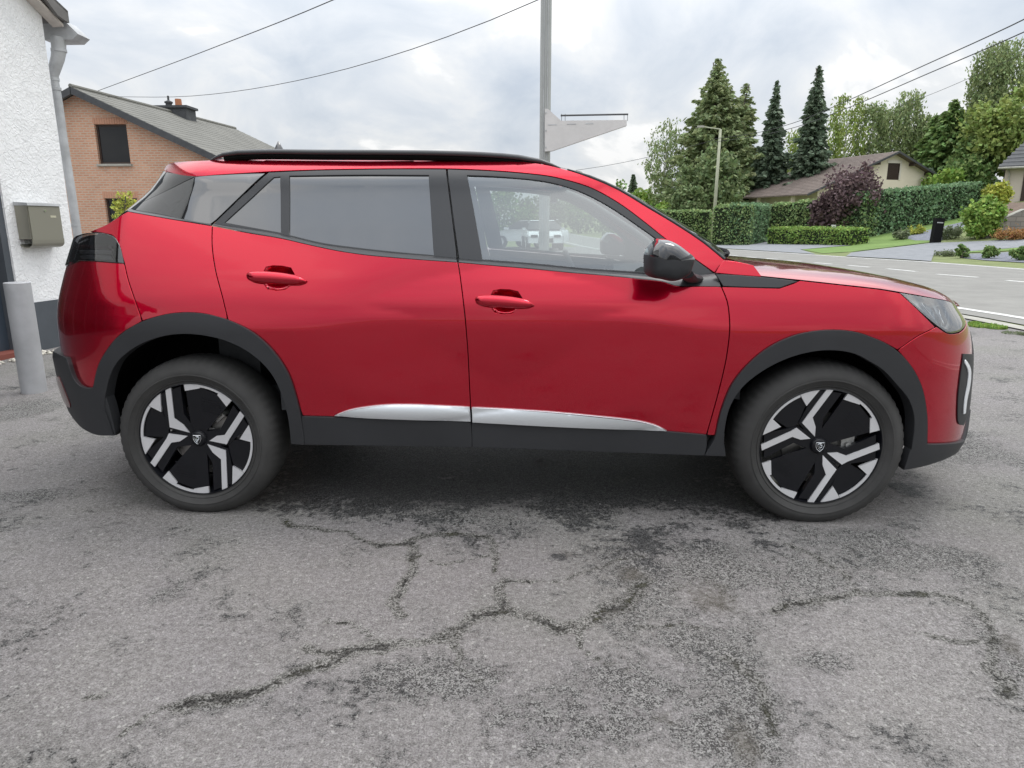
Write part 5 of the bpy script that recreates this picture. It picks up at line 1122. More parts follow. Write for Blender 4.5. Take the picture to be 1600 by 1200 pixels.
d_ = MB(); d_.prism([wpt(tJ2+.2, .35, -.112), wpt(tJ-.2, .35, -.112), wpt(tJ-.2, zD-.25, -.112), wpt(tJ2+.2, zD-.25, -.112)], -WN*.004, 0); d_.build('pane', MT['darkglass'], dr)
d_ = MB(); d_.prism([wpt(tJ2-.05, -.02, -.3), wpt(tJ+.03, -.02, -.3), wpt(tJ+.03, .05, -.3), wpt(tJ2-.05, .05, -.3)], WN*.36, 0); d_.build('threshold', mat('red brick sill', (.20, .06, .045), rough=.8), wb)
mb = MB()
for (ta, za, tb_, zb) in ((tT-.02, zT-.07, tR, zR+.06), (tR, zR+.06, tB-.3, zE-.10)):
    mb.prism([wpt(ta, za, OV-.04), wpt(tb_, zb, OV-.04), wpt(tb_, zb+.10, OV-.04), wpt(ta, za+.10, OV-.04)], -WN*7.6, 0)
roof_w = mb.build('roof', MT['tile'], wb)
# dark glazed shopfront beyond the door
nb_ = 7
for k in range(nb_):
    a = tB+(tJ2-tB)*k/nb_; b_ = tB+(tJ2-tB)*(k+1)/nb_; m_ = MB()
    for q in (((a, .0), (a+.04, .0), (a+.04, zS-.004), (a, zS-.004)), ((b_-.04, .0), (b_, .0), (b_, zS-.004), (b_-.04, zS-.004)), ((a+.042, .0), (b_-.042, .0), (b_-.042, .35), (a+.042, .35)), ((a+.042, zS-.3), (b_-.042, zS-.3), (b_-.042, zS-.004), (a+.042, zS-.004))): m_.prism([wpt(t, z, -.03) for t, z in q], -WN*.07, 0)
    wf = m_.build('window_frame', MT['plinth'], wb); m_ = MB(); m_.prism([wpt(a+.04, .35, -.06), wpt(b_-.04, .35, -.06), wpt(b_-.04, zS-.3, -.06), wpt(a+.04, zS-.3, -.06)], -WN*.02, 0); m_.build('pane', MT['darkglass'], wf)
m_ = MB(); m_.prism([wpt(tJ2, zD, -.02), wpt(tJ-.002, zD, -.02), wpt(tJ-.002, zS-.004, -.02), wpt(tJ2, zS-.004, -.02)], -WN*.1, 0); m_.build('transom', MT['plinth'], wb)
# verge tiles along the roof's edge, each with its rounded end
A0_, A1_ = wpt(tT, zT, OV), wpt(tR, zR+.16, OV)
for k in range(20):
    A = A0_+(A1_-A0_)*k/20; B = A0_+(A1_-A0_)*(k+.93)/20; up = np.array([0, 0, 1.])
    m_ = MB(); m_.prism([A-up*.07, (A*.7+B*.3)-up*.10, (A+B)/2-up*.115, (A*.3+B*.7)-up*.10, B-up*.07, B+up*.01, A+up*.04], -WN*.035, 0); m_.prism([A+up*.012, B-up*.012, B+up*.01, A+up*.04], -WN*.22, 0); m_.build('roof_tile', MT['tile'], roof_w)
mb = MB(); mb.prism([wpt(tT-.03, zT-.085, OV-.045), wpt(tR, zR+.045, OV-.045), wpt(tR, zR+.02, OV-.045), wpt(tT-.03, zT-.11, OV-.045)], -WN*(OV-.05), 0); mb.build('soffit', mat('pale soffit', (.5, .46, .42), rough=.7, noise=(4, .25)), wb)
# box gutter end and downpipe at the corner
gq = [(62, 33), (100, 32), (122, 53), (113, 61.5), (68, 62)]; yG = wpt(tC+.16, 0)[1]
G_ = [at(x, y, Y=yG) for x, y in gq]; mb = MB(); mb.prism(G_, (-.02, .22, 0), 0); gut = mb.build('gutter', MT['zinc'], wb)
mb = MB(); mb.tube([at(83, 54, Y=yG+.05), at(95, 58, Y=yG+.05), at(108, 60, Y=yG+.05)], [.03, .035, .03], 7, sq=.5); mb.build('moss', MT['dirt'], gut)
pp = [(91, 58), (91.5, 70), (92, 80), (90, 92), (86, 105), (83.5, 118), (85.5, 130), (88, 143), (99, 220), (111.5, 300), (122, 372), (134, 450), (150, 556)]; pr = [.068, .068, .066, .062, .058, .048, .042, .042, .042, .042, .042, .042, .042]
mb = MB(); C_ = catmull([at(x, y, Y=yG+.02) for x, y in pp], .12); nC = len(C_); rr = np.interp(np.linspace(0, 1, nC), np.linspace(0, 1, nC), [1]*nC)
dist = np.r_[0, np.cumsum([np.linalg.norm(C_[i+1]-C_[i]) for i in range(nC-1)])]; P0 = [at(x, y, Y=yG+.02) for x, y in pp]; dk_ = np.r_[0, np.cumsum([np.linalg.norm(P0[i+1]-P0[i]) for i in range(len(P0)-1)])]
rad = np.interp(dist, dk_*dist[-1]/dk_[-1], pr); mb.tube(C_, list(rad), 16); pipe = mb.build('downpipe', MT['zinc'], wb, auto=50)
for (x, y, r_) in ((92, 79, .073), (84.5, 124, .050), (87.5, 139, .050), (118, 352, .05)):
    a = at(x, y, Y=yG+.02); m_ = MB(); m_.lathe([(r_*.8, -.018), (r_, -.014), (r_, .014), (r_*.8, .018)], 16, 'z', tuple(a)); m_.build('pipe_clip', MT['zinc'], pipe, auto=40)
# letterbox
lb = empty('letterbox', wpt(wt(wp(72, 355)), float(wp(72, 388)[2]))); lb.location = (0, 0, 0); tag(lb, 'taupe metal letterbox with open newspaper tube on the white wall', 'letterbox')
t0, t1 = wt(wp(47, 355, .14)), wt(wp(98, 355, .14)); zt, zb = float(wp(62, 319)[2]), float(wp(80, 386)[2]); dpt = .13; zs = zb+.085
mb = MB(); mb.prism([wpt(t0, zs, .003), wpt(t1, zs, .003), wpt(t1, zt, .003), wpt(t0, zt, .003)], WN*dpt, 0); mb.build('body', MT['taupe'], lb)
mb = MB(); mb.prism([wpt(t0+.01, zs-.012, dpt+.004), wpt(t1-.008, zs-.012, dpt+.004), wpt(t1-.008, zt-.03, dpt+.004), wpt(t0+.01, zt-.03, dpt+.004)], WN*.008, 0); door_l = mb.build('flap', MT['taupe'], lb)
mb = MB(); mb.prism([wpt(t0-.004, zt-.02, 0), wpt(t0-.004, zt-.02, dpt+.02), wpt(t0-.004, zt+.004, dpt+.016), wpt(t0-.004, zt+.014, 0)], WD*(t1-t0+.008), 0); mb.build('lid', MT['zinc'], lb)
arcq = [(dpt*.5+dpt*.52*math.cos(a), zs-.045+.05*math.sin(a)) for a in np.linspace(R(0), R(-180), 12)]
o_ = [(dpt+.012, zs)]+[(.065+.075*math.cos(a), zs-.035+.05*math.sin(a)) for a in np.linspace(0, -math.pi, 12)]
i_ = [(.065+.068*math.cos(a), zs-.035+.043*math.sin(a)) for a in np.linspace(-math.pi, 0, 12)]+[(dpt+.004, zs)]
mb = MB(); mb.prism([wpt(t0+.004, z, o) for o, z in o_+i_], WD*(t1-t0-.008), 0); mb.build('newspaper_tube', MT['taupe'], lb, auto=40)
mb = MB(); c_ = wpt((t0+t1)/2-.0, zt-.065, dpt+.014); mb.tube([c_, c_+WN*.006], .011, 12); mb.build('lock', MT['chrome'], door_l)
mb = MB(); mb.prism([wpt(t1-.14, zt-.13, dpt+.0125), wpt(t1-.07, zt-.13, dpt+.0125), wpt(t1-.07, zt-.11, dpt+.0125), wpt(t1-.14, zt-.11, dpt+.0125)], WN*.002, 0); mb.build('name_plate', mat('pale label', (.5, .48, .36), rough=.5), door_l)
# bollard
bp_ = at(54, 613, Z=0); hB = .5
for _ in range(40):
    q_ = proj(bp_+[0, 0, hB]); hB += (q_[1]-441)*.0025
bo = empty('bollard', bp_); tag(bo, 'pale grey round metal bollard standing on the asphalt beside the white wall', 'bollard')
rB = psz(bp_, 17.5); mb = MB(); mb.lathe([(rB, -.05), (rB, hB-.004), (rB-.004, hB), (.001, hB+.002)], 32); mb.build('post', mat('galvanised grey', (.42, .425, .44), rough=.5, metal=.2, noise=(4, .15)), bo, auto=40)
mb = MB(); mb.lathe([(rB+.001, .0), (rB+.05, .002), (rB+.06, -.01)], 24); mb.build('dirt_ring', MT['dirt'], bo)
# pale pebbles by the doorstep
n_ = 60; P = []; Fq = []
for k in range(n_):
    c = wpt(tJ-.75+.85*rng.random(), .012, .12+.14*rng.random()); s_ = .014+.014*rng.random(); P += [c+np.array(o)*s_*rng.uniform(.7, 1.2) for o in ((1.3, 0, 0), (-1.3, 0, 0), (0, 1, 0), (0, -1, 0), (0, 0, .9), (0, 0, -.9))]
    Fq += [tuple(i+6*k for i in f) for f in ((0, 2, 4), (2, 1, 4), (1, 3, 4), (3, 0, 4), (2, 0, 5), (1, 2, 5), (3, 1, 5), (0, 3, 5))]
tag(mesh('pebbles', P, Fq, mat('pale pebbles', (.6, .57, .5), rough=.7, island=.2), smooth=True), 'pale pebbles in a row below the door sill', 'pebbles', kind='stuff')

# ---- brick house behind the white building
YH = 20.0; apx = at(122, 145, Y=YH); rd = np.array([.09, .996, 0]); eR = at(335, 246, Y=YH); sl_ = (apx[2]-eR[2])/(eR[0]-apx[0]); xr = apx[0]+7.6; xl = apx[0]-5.2
zz_ = lambda x: apx[2]-sl_*abs(x-apx[0])
far = on_plane(362, 203, apx, np.array([1, 0, 0])*.996-np.array([0, 1, 0])*.09); Lr = float((far-apx)@rd); Lr = min(max(Lr, 8), 16)
bh = empty('brick_house', (apx[0], YH, 0)); bh.location = (0, 0, 0); tag(bh, 'orange brick house with dark verge boards and a grey slate roof behind the white building', 'house')
wu = [(152, 198, 195, 252)]; 
def yq(px, py): return at(px, py, Y=YH)
w1 = (yq(147, 195)[0], yq(197, 195)[0], yq(175, 256)[2], yq(170, 194)[2]); w2 = (yq(163, 311)[0], yq(214, 311)[0], yq(180, 372)[2], yq(175, 310)[2])
pr_ = [(xl, -.1), (xr, -.1), (xr, zz_(xr)), (apx[0], apx[2]), (xl, zz_(xl))]
A_ = np.array(pr_); holes = [np.array([(a, c), (b_, c), (b_, d), (a, d)]) for a, b_, c, d in (w1, w2)]
P_, Ft = fill(A_, holes, 1.5); V = [(p[0], YH, p[1]) for p in P_]; Fc = [tuple(f) if np.cross(P_[f[1]]-P_[f[0]], P_[f[2]]-P_[f[0]]) > 0 else tuple(f[::-1]) for f in Ft.tolist()]
k_ = len(V)
for hq in holes:
    k = len(V); V += [(p[0], YH, p[1]) for p in hq]+[(p[0], YH+.14, p[1]) for p in hq]; Fc += [(k+i, k+(i+1) % 4, k+4+(i+1) % 4, k+4+i) for i in range(4)]
wl = mesh('wall', V, Fc, MT['brick'], bh)
mb = MB(); off = rd*Lr
for x in (xl, xr): MB().add([(x, YH+.001, -.1), (x+off[0], YH+off[1], -.1), (x+off[0], YH+off[1], zz_(x)), (x, YH+.001, zz_(x))], [(0, 1, 2, 3)]).build('wall', MT['brick'], bh)
mb.add([(x+off[0], YH+off[1], z) for x, z in pr_], [tuple(range(5))]); mb.build('wall', MT['brick'], bh)
for (a, b_, c, d) in (w1, w2):
    m_ = MB(); fw_ = .06
    for bx in ((a, a+fw_, c, d), (b_-fw_, b_, c, d), (a+fw_, b_-fw_, c, c+fw_), (a+fw_, b_-fw_, d-fw_, d)): m_.box(bx[0], bx[1], YH+.10, YH+.16, bx[2], bx[3])
    wd_ = m_.build('window', MT['brown'], bh); m_ = MB(); m_.box(a+fw_, b_-fw_, YH+.125, YH+.135, c+fw_, d-fw_); m_.build('pane', MT['darkglass'], wd_)
    m_ = MB(); m_.box(a-.06, b_+.06, YH-.08, YH+.10, c-.07, c-.005); m_.build('sill', MT['concrete'], wd_)
    nb = int((b_-a+.1)/.082)
    for k in range(nb):
        m_ = MB(); x0 = a-.05+k*(b_-a+.1)/nb; m_.box(x0+.006, x0+(b_-a+.1)/nb-.006, YH-.012, YH-.002, d+.01, d+.21); o = m_.build('brick', MT['terrabrick'] if 'terrabrick' in MT else MT.setdefault('terrabrick', mat('brick soldier', (.50, .27, .18), rough=.9)), wl)
mb = MB(); ov = .35
def slab(mb, xa, xb, th, y0, y1, up=0.0):
    a = (xa, zz_(xa)+up); b_ = (xb, zz_(xb)+up); V = []
    for (x, z) in (a, b_):
        for yy in (y0, y1): V += [(x+rd[0]*yy, YH+yy, z), (x+rd[0]*yy, YH+yy, z+th)]
    mb.add(V, [(0, 2, 3, 1), (4, 5, 7, 6), (1, 3, 7, 5), (0, 4, 6, 2), (0, 1, 5, 4), (2, 6, 7, 3)])
slab(mb, apx[0]-.005, xr+.5, .10, -.30, Lr+.3, .05); slab(mb, apx[0]+.005, xl-.5, .10, -.30, Lr+.3, .05); rf = mb.build('roof', MT['greyslate'], bh)
for k in range(1, 26):
    pass
mb = MB(); slab(mb, apx[0]-.01, xr+.52, .22, -.34, -.302, -.08); slab(mb, apx[0]+.01, xl-.52, .22, -.34, -.302, -.08); mb.build('verge_board', MT['dkslate'], bh)
mb = MB(); slab(mb, apx[0], xr+.5, .02, -.30, -.0, .0); mb.build('soffit', MT['dkslate'], bh)
mb = MB()
for k in range(30):   # slate courses
    x = apx[0]+.15+k*(xr+.4-apx[0])/30; slab(mb, x, x+.02, .005, -.30, Lr+.3, .15)
o = mb.build('slate_course', MT['greyslate'], rf); o['kind'] = 'stuff'
mb = MB(); mb.tube([(apx[0]+rd[0]*t, YH+t, apx[2]+.16) for t in (-.32, Lr/2, Lr+.3)], .07, 8); mb.build('ridge', MT['greyslate'], rf)
cc = on_plane(276, 178, apx, np.array([.996, -.09, 0])); tch = float((cc-apx)@rd); cb_ = apx+rd*tch; w_c = psz(cb_, 46)/2; zc0 = apx[2]-.5; zc1 = float(on_plane(276, 171, cb_, np.array([0, 1, 0]))[2])
mb = MB(); mb.box(cb_[0]-w_c, cb_[0]+w_c, cb_[1]-.4, cb_[1]+.4, zc0, zc1); ch_ = mb.build('chimney', MT['dkslate'], bh)
mb = MB(); mb.box(cb_[0]-w_c-.08, cb_[0]+w_c+.08, cb_[1]-.48, cb_[1]+.48, zc1+.001, zc1+.09); mb.build('chimney_cap', MT['dkslate'], ch_)
mb = MB(); mb.lathe([(.13, 0), (.12, .30), (.10, .30)], 12, c=(cb_[0]+.12, cb_[1], zc1+.09)); mb.build('chimney_pot', MT['terracotta'], ch_)
mb = MB(); mb.lathe([(.12, 0), (.12, .14), (.16, .15), (.16, .2), (.04, .26), (.04, .42), (.001, .44)], 12, c=(cb_[0]-.28, cb_[1], zc1+.09)); mb.build('chimney_cowl', MT['dkslate'], ch_)
P = at(196, 330, Y=14.5); broad(np.array([P[0], P[1], 0]), at(200, 285, Y=14.5)[2], .26, 'golden green slim shrub against the brick house wall', 'yellow', n=45, per=22, ls=.06, name='shrub', cat='shrub', z0=.3, cl=.4)

# ---- cream house across the road
hd = np.array([math.sin(R(-20.6)), math.cos(R(-20.6)), 0]); he = np.array([hd[1], -hd[0], 0]); Aa = atd(1397, 237, 52.0)
ER = on_plane(1484, 290, Aa, hd); wR = float((ER-Aa)@he); dzR = Aa[2]-ER[2]; far = on_plane(1288, 249, Aa, he); LB = float((far-Aa)@hd)
LB = min(max(LB, 8), 18)
EL = on_plane(1345, 301, Aa, hd); wL = wR*1.12; g0 = float(T(Aa[0], Aa[1]))-.5
ch = empty('cream_house', (Aa[0], Aa[1], g0)); ch.location = (0, 0, 0); tag(ch, 'cream rendered house with brown shuttered gable window and long brown roof', 'house')
def hp_(u, v, z): return np.array([Aa[0], Aa[1], 0])+he*u+hd*v+np.array([0, 0, z])
sR = dzR/wR; zr_ = lambda u: Aa[2]-sR*abs(u)-.12
wq = [on_plane(x, y, Aa, hd) for x, y in ((1386, 281), (1404, 281), (1406, 255), (1387, 255))]; uW = [float((p-Aa)@he) for p in wq]; u0, u1 = (uW[0]+uW[3])/2, (uW[1]+uW[2])/2; z0_, z1_ = (wq[0][2]+wq[1][2])/2, (wq[2][2]+wq[3][2])/2
pr_ = np.array([(-wL, g0), (wR-.25, g0), (wR-.25, zr_(wR-.25)), (0, zr_(0)), (-wL, zr_(wL))]); P_, Ft = fill(pr_, [np.array([(u0, z0_), (u1, z0_), (u1, z1_), (u0, z1_)])], 2)
V = [hp_(p[0], 0, p[1]) for p in P_]; mesh('wall', V, [tuple(f) for f in Ft.tolist()], MT['cream'], ch)
mb = MB()
for u in (-wL, wR-.25): MB().add([hp_(u, .001, g0), hp_(u, LB, g0), hp_(u, LB, zr_(u)), hp_(u, .001, zr_(u))], [(0, 1, 2, 3)]).build('wall', MT['cream'], ch)
mb = MB(); mb.prism([hp_(u0+.01, .05, z0_), hp_(u1-.01, .05, z0_), hp_(u1-.01, .05, z1_), hp_(u0+.01, .05, z1_)], hd*.05, 0); sh_ = mb.build('window', MT['brown'], ch)
for k in range(12):
    z = z0_+(z1_-z0_)*k/12; m_ = MB(); m_.prism([hp_(u0+.03, .03, z+.01), hp_(u1-.03, .03, z+.01), hp_(u1-.03, .03, z+.09), hp_(u0+.03, .03, z+.09)], hd*.02, 0); m_.build('shutter_slat', MT['brown'], sh_)
mb = MB(); mb.prism([hp_(u0-.12, -.04, z1_), hp_(u1+.15, -.04, z1_), hp_(u1+.15, -.04, z1_+.2), hp_(u0-.12, -.04, z1_+.2)], hd*.038, 0); mb.prism([hp_(u1+.002, -.04, z0_), hp_(u1+.15, -.04, z0_), hp_(u1+.15, -.04, z1_-.01), hp_(u1+.002, -.04, z1_-.01)], hd*.038, 0); mb.build('window_surround', mat('pale surround', (.66, .62, .55), rough=.8), ch)
mb = MB()
def slab2(mb, ua, ub, th, v0, v1, up):
    V = []
    for u in (ua, ub):
        for v in (v0, v1): V += [hp_(u, v, zr_(u)+up), hp_(u, v, zr_(u)+up+th)]
    mb.add(V, [(0, 2, 3, 1), (4, 5, 7, 6), (1, 3, 7, 5), (0, 4, 6, 2), (0, 1, 5, 4), (2, 6, 7, 3)])
uE = -wL-1.3
slab2(mb, -.0, wR, .10, -.5, LB+.4, .02); slab2(mb, .0, uE, .10, -.5, LB+.4, .02); rf = mb.build('roof', MT['slateroof'], ch)
mb = MB(); slab2(mb, 0, wR+.02, .16, -.54, -.502, -.03); slab2(mb, 0, uE-.02, .16, -.54, -.502, -.03); mb.build('verge_board', MT['dkslate'], ch)
for k in range(3):
    for s_ in (1, -1):
        m_ = MB(); u = s_*wR*(.28+.27*k); m_.prism([hp_(u-.09, -.45, zr_(u)-.22), hp_(u+.09, -.45, zr_(u)-.22), hp_(u+.09, -.45, zr_(u)-.02), hp_(u-.09, -.45, zr_(u)-.02)], hd*.45, 0); m_.build('purlin_end', MT['brown'], ch)
mb = MB()
for k in range(24):
    u = -.3+k*(uE+.2)/24; slab2(mb, u, u-.05, .02, -.5, LB+.4, .12)
o = mb.build('slate_course', MT['slateroof'], rf); o['kind'] = 'stuff'
for k in range(3):
    m_ = MB(); v = 1.5+k*4.; p = hp_(uE+.4, v, g0); m_.box(-.12, .12, -.12, .12, 0, zr_(uE+.4)-g0-.0, Matrix.Translation(Vector(p))); m_.build('porch_post', MT['cream'], ch)
# ---- tiled house at the right edge
hz = 44.0; E0 = atd(1560, 263, hz); gH = float(gp(1575, 322)[2]); 
th = empty('tiled_house', E0); th.location = (0, 0, 0); tag(th, 'pale house with dark tiled roof and brown double door at the right edge', 'house')
X0, Y0, Z0 = E0[0]+.35, E0[1]+.5, E0[2]; gT = gH-2.2
mb = MB(); mb.box(X0, X0+11, Y0, Y0+9, gT, Z0-.02); mb.build('wall', mat('pinkish cream render', (.56, .49, .43), rough=.9, noise=(1, .05)), th)
mb = MB(); V = [(E0[0], E0[1], Z0), (E0[0]+12, E0[1], Z0), (E0[0]+12, E0[1]+5, Z0+3.6), (E0[0]+2.2, E0[1]+5, Z0+3.6)]
mb.add(V+[(v[0], v[1], v[2]+.10) for v in V], [(0, 3, 2, 1), (4, 5, 6, 7), (0, 1, 5, 4), (1, 2, 6, 5), (2, 3, 7, 6), (3, 0, 4, 7)])
V = [(E0[0], E0[1], Z0+.001), (E0[0]+2.2, E0[1]+5, Z0+3.6), (E0[0], E0[1]+10, Z0+.001)]; mb.add(V+[(v[0]-.0, v[1], v[2]+.10) for v in V], [(0, 1, 2), (3, 5, 4), (0, 2, 5, 3)])
V = [(E0[0], E0[1]+10, Z0), (E0[0]+12, E0[1]+10, Z0), (E0[0]+12, E0[1]+5, Z0+3.6), (E0[0]+2.2, E0[1]+5, Z0+3.6)]; mb.add(V, [(0, 1, 2, 3)])
rf = mb.build('roof', MT['dkslate'], th)
mb = MB()
for k in range(14):
    f = k/14; x0 = E0[0]+2.2*f; y0 = E0[1]+5*f; z0 = Z0+3.6*f+.10; mb.add([(x0, y0, z0), (E0[0]+12, y0, z0), (E0[0]+12, y0+.02, z0+.05), (x0, y0+.02, z0+.05), (x0, y0+.25, z0+.17), (E0[0]+12, y0+.25, z0+.17)], [(0, 1, 2, 3), (3, 2, 5, 4)])
o = mb.build('tile_course', MT['dkslate'], rf); o['kind'] = 'stuff'
mb = MB(); mb.tube([(E0[0]-.02, E0[1]-.06, Z0+.0), (E0[0]+12, E0[1]-.06, Z0)], .07, 8); mb.build('gutter', MT['concrete'], th)
mb = MB(); pz = at(1564, 268, Y=Y0-.08); mb.tube([(pz[0], Y0-.06, Z0), (pz[0]+.15, Y0-.06, Z0-.35), (pz[0]+.15, Y0-.06, gT)], .05, 8); mb.build('downpipe', MT['concrete'], th)
da, db = at(1583, 272, Y=Y0), at(1583, 318, Y=Y0); mb = MB(); da[0] = E0[0]+1.35; mb.box(da[0], da[0]+1.9, Y0-.05, Y0-.002, db[2], da[2]); dd = mb.build('door', MT['brown'], th)
mb = MB(); mb.box(da[0]+.2, da[0]+.75, Y0-.056, Y0-.052, db[2]+.5, da[2]-.2); mb.build('pane', MT['darkglass'], dd)
mb = MB(); sk = (E0[0]+4.2, E0[1]+1.6); mb.add([(sk[0], sk[1], Z0+1.27+.03), (sk[0]+1.1, sk[1], Z0+1.30), (sk[0]+1.1, sk[1]+1.1, Z0+2.09), (sk[0], sk[1]+1.1, Z0+2.09)], [(0, 1, 2, 3)]); mb.build('skylight', MT['silver'], rf)
th.matrix_world = Matrix.Translation(Vector(E0)) @ Matrix.Rotation(R(-37), 4, 'Z') @ Matrix.Translation(-Vector(E0))
# retaining wall with a planted slope behind
SW = [gp(1540, 372), gp(1700, 371)]; sY = float(SW[0][1]); 
tp = [at(x, y, Y=sY) for x, y in ((1540, 369), (1553, 352), (1575, 340), (1600, 329), (1700, 322), (1700, 376), (1540, 377))]
mb = MB(); mb.prism(tp, (0, .35, 0), 0); sw = mb.build('retaining_wall', MT['stonewall']); tag(sw, 'pinkish stone retaining wall rising to the right below the tiled house', 'wall')
cp_ = [at(x, y, Y=sY) for x, y in ((1548, 358), (1553, 352), (1575, 340), (1600, 329), (1700, 322))]; mb = MB(); mb.tube([p+np.array([0, .17, .03]) for p in cp_], .13, 6, sq=.4); mb.build('coping', MT['concrete'], sw)
bk = [p+np.array([0, .35, -.05]) for p in tp[1:5]]; bk2 = [np.array([p[0]+3.4, p[1]+4.2, max(gH, p[2]+.6)]) for p in bk]
loft('planted_slope', [bk, bk2], mgrass('brown planting', (.11, .075, .06), (.17, .12, .085), 5), None)['kind'] = 'structure'

# ================================================================== STREET FURNITURE, WIRES, VEHICLES
MT['pole'] = mat('pale grey painted steel', (.36, .37, .36), rough=.5, metal=.2, noise=(1.5, .08)); MT['plate'] = mat('off white painted plate', (.62, .60, .59), rough=.6, noise=(3, .08))
YP = 8.2; pA = at(845, 0, Y=YP); pB = at(862, 0, Y=YP); px_ = (pA[0]+pB[0])/2; pw = (pB[0]-pA[0])/2
pl_ = empty('sign_mast', (px_, YP, 0)); tag(pl_, 'tall pale steel mast with an empty tapered sign bracket behind the car', 'mast')
mb = MB(); n = 8; mb.tube([(0, 0, -.1), (0, 0, 10)], pw*1.04, 8); mb.build('pole', MT['pole'], pl_)
mb = MB(); mb.box(-pw*.38, -pw*.28, -pw*1.02, -pw*.9, 0, 10); mb.box(pw*.30, pw*.42, -pw*1.02, -pw*.9, 0, 10); mb.build('seam', MT['zinc'], pl_)
L0 = np.array([px_, YP, 0]); ap = [at(x, y, Y=YP-.16)-L0 for x, y in ((851.4, 170), (856, 170), (866, 179), (876.8, 188.5), (979.3, 187.4), (979.3, 196), (863, 235.5), (851.4, 236.5))]
mb = MB(); mb.prism(ap, (0, .12, 0), 0); arm = mb.build('bracket', MT['plate'], pl_)
for (x0, x1, y) in ((856, 870, 195), (886, 900, 194), (915, 927, 193)):
    a, b_ = at(x0, y, Y=YP-.163)-L0, at(x1, y, Y=YP-.163)-L0; m_ = MB(); m_.box(a[0], b_[0], a[1]-.001, a[1]+.002, a[2]-.006, a[2]+.006); m_.build('slot', MT['zinc'], arm)
a, b_ = at(876, 180.5, Y=YP-.10)-L0, at(981.5, 178.5, Y=YP-.10)-L0; mb = MB(); mb.tube([a, b_], .014, 8)
for x in (877.5, 883, 975, 980.5):
    q_ = at(x, 180, Y=YP-.10)-L0; r_ = at(x, 189, Y=YP-.10)-L0; mb.tube([q_+[0, 0, .02], r_], .004, 5)
mb.build('bracket_rail', MT['rail'], arm)
for y in (176, 204, 230):
    q_ = at(853, y, Y=YP-.17)-L0; m_ = MB(); m_.tube([q_, q_+[0, .02, 0]], .012, 8); m_.build('bolt', MT['zinc'], arm)
# lamp post across the road
b = gp(1113, 379.5); H = psz(b, 168); lp = empty('lamp_post', b); tag(lp, 'pale concrete lamp post with long arm standing between two hedges across the road', 'lamp post')
LPM = mat('mossy concrete post', (.40, .41, .31), rough=.85, noise=(2, .1))
mb = MB(); mb.tube([(0, 0, -.3), (.03, 0, H*.5), (.06, 0, H)], [.13, .10, .08], 10); mb.build('post', LPM, lp, smooth=True)
mb = MB(); aL = psz(b, 33); mb.tube([(.06, 0, H), (-aL*.4, 0, H+.08), (-aL*.75, 0, H+.16)], .035, 8); mb.build('arm', LPM, lp)
mb = MB(); mb.box(-aL, -aL*.7, -.1, .1, H+.10, H+.22); mb.build('lamp_head', MT['concrete'], lp)
# letter pillar and little sign
b = gp(1461, 379); H = psz(b, 37); w_ = psz(b, 13)/2; lp2 = empty('letter_pillar', b); tag(lp2, 'plain black rectangular letter pillar at the edge of the drive', 'pillar')
mb = MB(); Mr = Matrix.Rotation(R(2.5), 4, 'Y'); mb.box(-w_, w_, -.14, .14, -.1, H, Mr); mb.build('post', MT['black'], lp2); mb = MB(); mb.box(-w_*.7, w_*.7, -.146, -.141, H*.80, H*.84, Mr); mb.build('slot', MT['zinc'], lp2)
b = gp(1298, 382); s1 = empty('small_sign', b); tag(s1, 'small white plate on a short post before the bright low hedge', 'sign'); H = psz(b, 30)
mb = MB(); mb.tube([(0, 0, -.1), (.05, 0, H*.72)], .03, 8); mb.build('post', LPM, s1); mb = MB(); w_ = psz(b, 7)/2; mb.box(-w_+.05, w_+.05, -.02, .02, H*.64, H); mb.build('plate', MT['plate'], s1)
# wires
WM = mat('black cable', (.03, .03, .032), rough=.6)
def wire(pts, r, label):
    P = catmull([atd(x, y, d) for x, y, d in pts], 1.0); mb = MB(); mb.tube(P, r, 6); o = mb.build('overhead_cable', WM, smooth=True); tag(o, label, 'cable')
wire([(150, 143, 24), (340, 72, 17), (520, 0, 13), (760, -110, 10)], .009, 'upper overhead cable rising right from the brick house gable')
wire([(160, 151, 24), (300, 150, 21), (500, 118, 17), (700, 57, 13.5), (840, 0, 11.5), (1050, -110, 9)], .0075, 'lower overhead cable sweeping from the brick house past the mast')
wire([(1116, 217, 41), (1185, 207, 37), (1240, 192, 33), (1302, 167, 28), (1440, 104, 21), (1580, 40, 16), (1760, -50, 12)], .014, 'upper of the two thick overhead cables at the top right')
wire([(1116, 222, 41), (1185, 212, 37), (1242, 199, 33), (1316, 172, 28), (1450, 115, 21), (1600, 50, 16), (1780, -35, 12)], .014, 'lower of the two thick overhead cables at the top right')
wire([(1400, 168, 46), (1440, 153, 44), (1528, 116, 38), (1640, 65, 32)], .012, 'thin faint cable behind the thick ones near the weeping birch')
wire([(870, 270, 38), (941, 260, 39), (1006, 247, 40), (1116, 219, 41)], .012, 'thin faint cable running left from the lamp post')
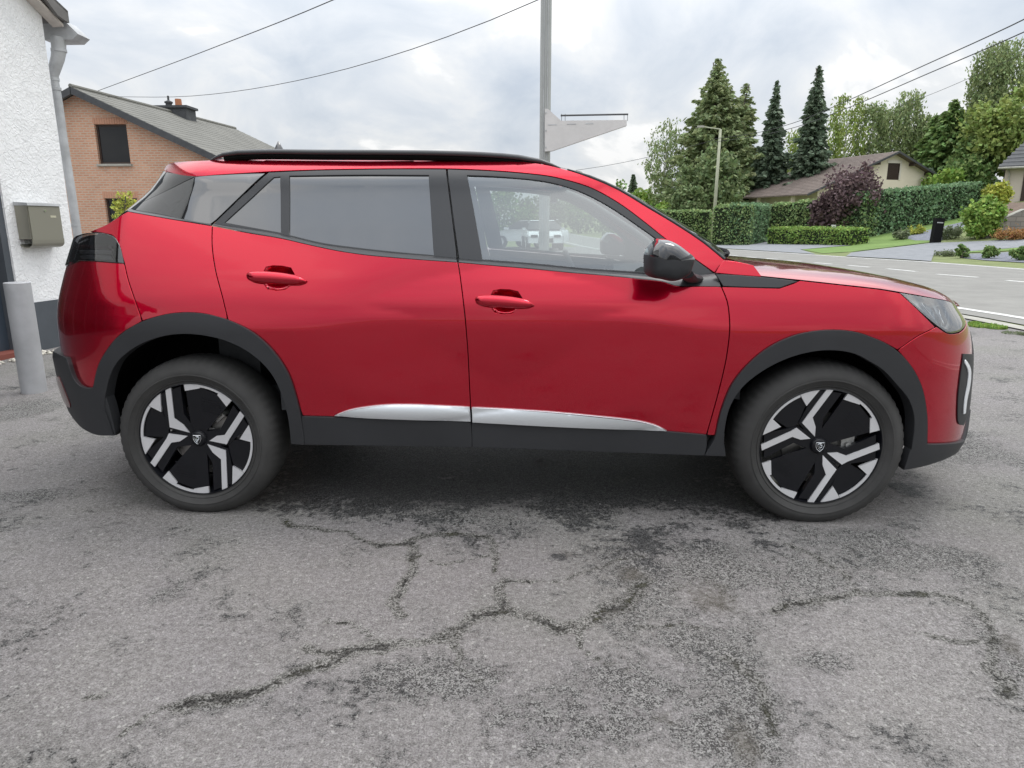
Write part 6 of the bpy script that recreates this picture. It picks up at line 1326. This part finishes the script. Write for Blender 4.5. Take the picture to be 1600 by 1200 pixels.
# two white cars parked far behind, seen through the red car's windows
MT['white_paint'] = mat('white car paint', (.70, .72, .74), rough=.3, coat=1)
def small_car(P, rz, label, van=False):
    t = empty('parked_car', P, rz); tag(t, label, 'car', 'white cars parked by the road')
    L_ = 4.1; W_ = .86; bl = [(-2.05, .35), (-2.05, .75), (-1.95, .95), (-1.0, 1.0), (.9, .98), (1.6, .85), (2.0, .68), (2.05, .35)]
    sec = lambda poly, ys: ([(x, y, z) for y in ys for x, z in poly])
    rows = [[(x*.96, s_*W_*k, z*1) for x, z in bl] for s_, k in ((-1, .92), (-1, 1.0), (1, 1.0), (1, .92))]; V = [p for r_ in rows for p in r_]; n = len(bl)
    mesh('body', V, [(i*n+j, i*n+j+1, (i+1)*n+j+1, (i+1)*n+j) for i in range(3) for j in range(n-1)]+[tuple(range(n)), tuple(range(3*n, 4*n))[::-1]], MT['white_paint'], t, auto=30)
    top = 1.75 if van else 1.42; gh = [(-1.95 if van else -1.7, .98), (-1.7 if van else -1.2, top-.06), (-.9, top), (.3, top-.03), (1.15, .98)]; n = len(gh)
    V = [(x, s_*(.80 if z < 1 else .62), z) for s_ in (-1, 1) for x, z in gh]; mesh('window', V, [(j, j+1, n+j+1, n+j) for j in range(n-1)]+[tuple(range(n)), tuple(range(n, 2*n))[::-1]], MT['darkglass'], t)
    V = [(x, s_*.60, z) for s_ in (-1, 1) for x, z in ((-1.3, top-.03), (-.9, top+.02), (.1, top+.01), (.35, top-.03))]; mesh('roof', V, [(j, j+1, 4+j+1, 4+j) for j in range(3)]+[(0, 1, 2, 3), (7, 6, 5, 4)], MT['white_paint'], t)
    for x in (-1.28, 1.28):
        for s_ in (-1, 1):
            m_ = MB(); m_.lathe([(.001, 0), (.2, 0), (.31, .01), (.32, .05), (.32, .2), (.001, .2)], 20, 'y', (x, -.90 if s_ < 0 else .70, .32)); w_ = m_.build('wheel', MT['tyre'], t); m_ = MB(); m_.lathe([(.001, -.012), (.19, -.01), (.20, .0)], 16, 'y', (x, -.90 if s_ < 0 else .912, .32)); m_.build('hubcap', MT['silver'], w_)
    for s_ in (-1, 1):
        m_ = MB(); m_.box(1.86, 1.97, s_*.55-.16, s_*.55+.16, .62, .74); m_.build('headlamp', MT['darkglass'], t)
        m_ = MB(); m_.box(.75, .95, s_*.95-.09, s_*.95+.09, .95, 1.07); m_.build('door_mirror', MT['white_paint'], t)
    m_ = MB(); m_.box(1.965, 1.99, -.35, .35, .38, .58); m_.build('grille', MT['black'], t)
    return t
small_car(at(828, 387, Z=0), R(142), 'white low car standing side on by the road beyond the red car')
small_car(at(846, 389.5, Z=0), R(-84), 'white car facing the camera in front of the low white car beyond the red car')
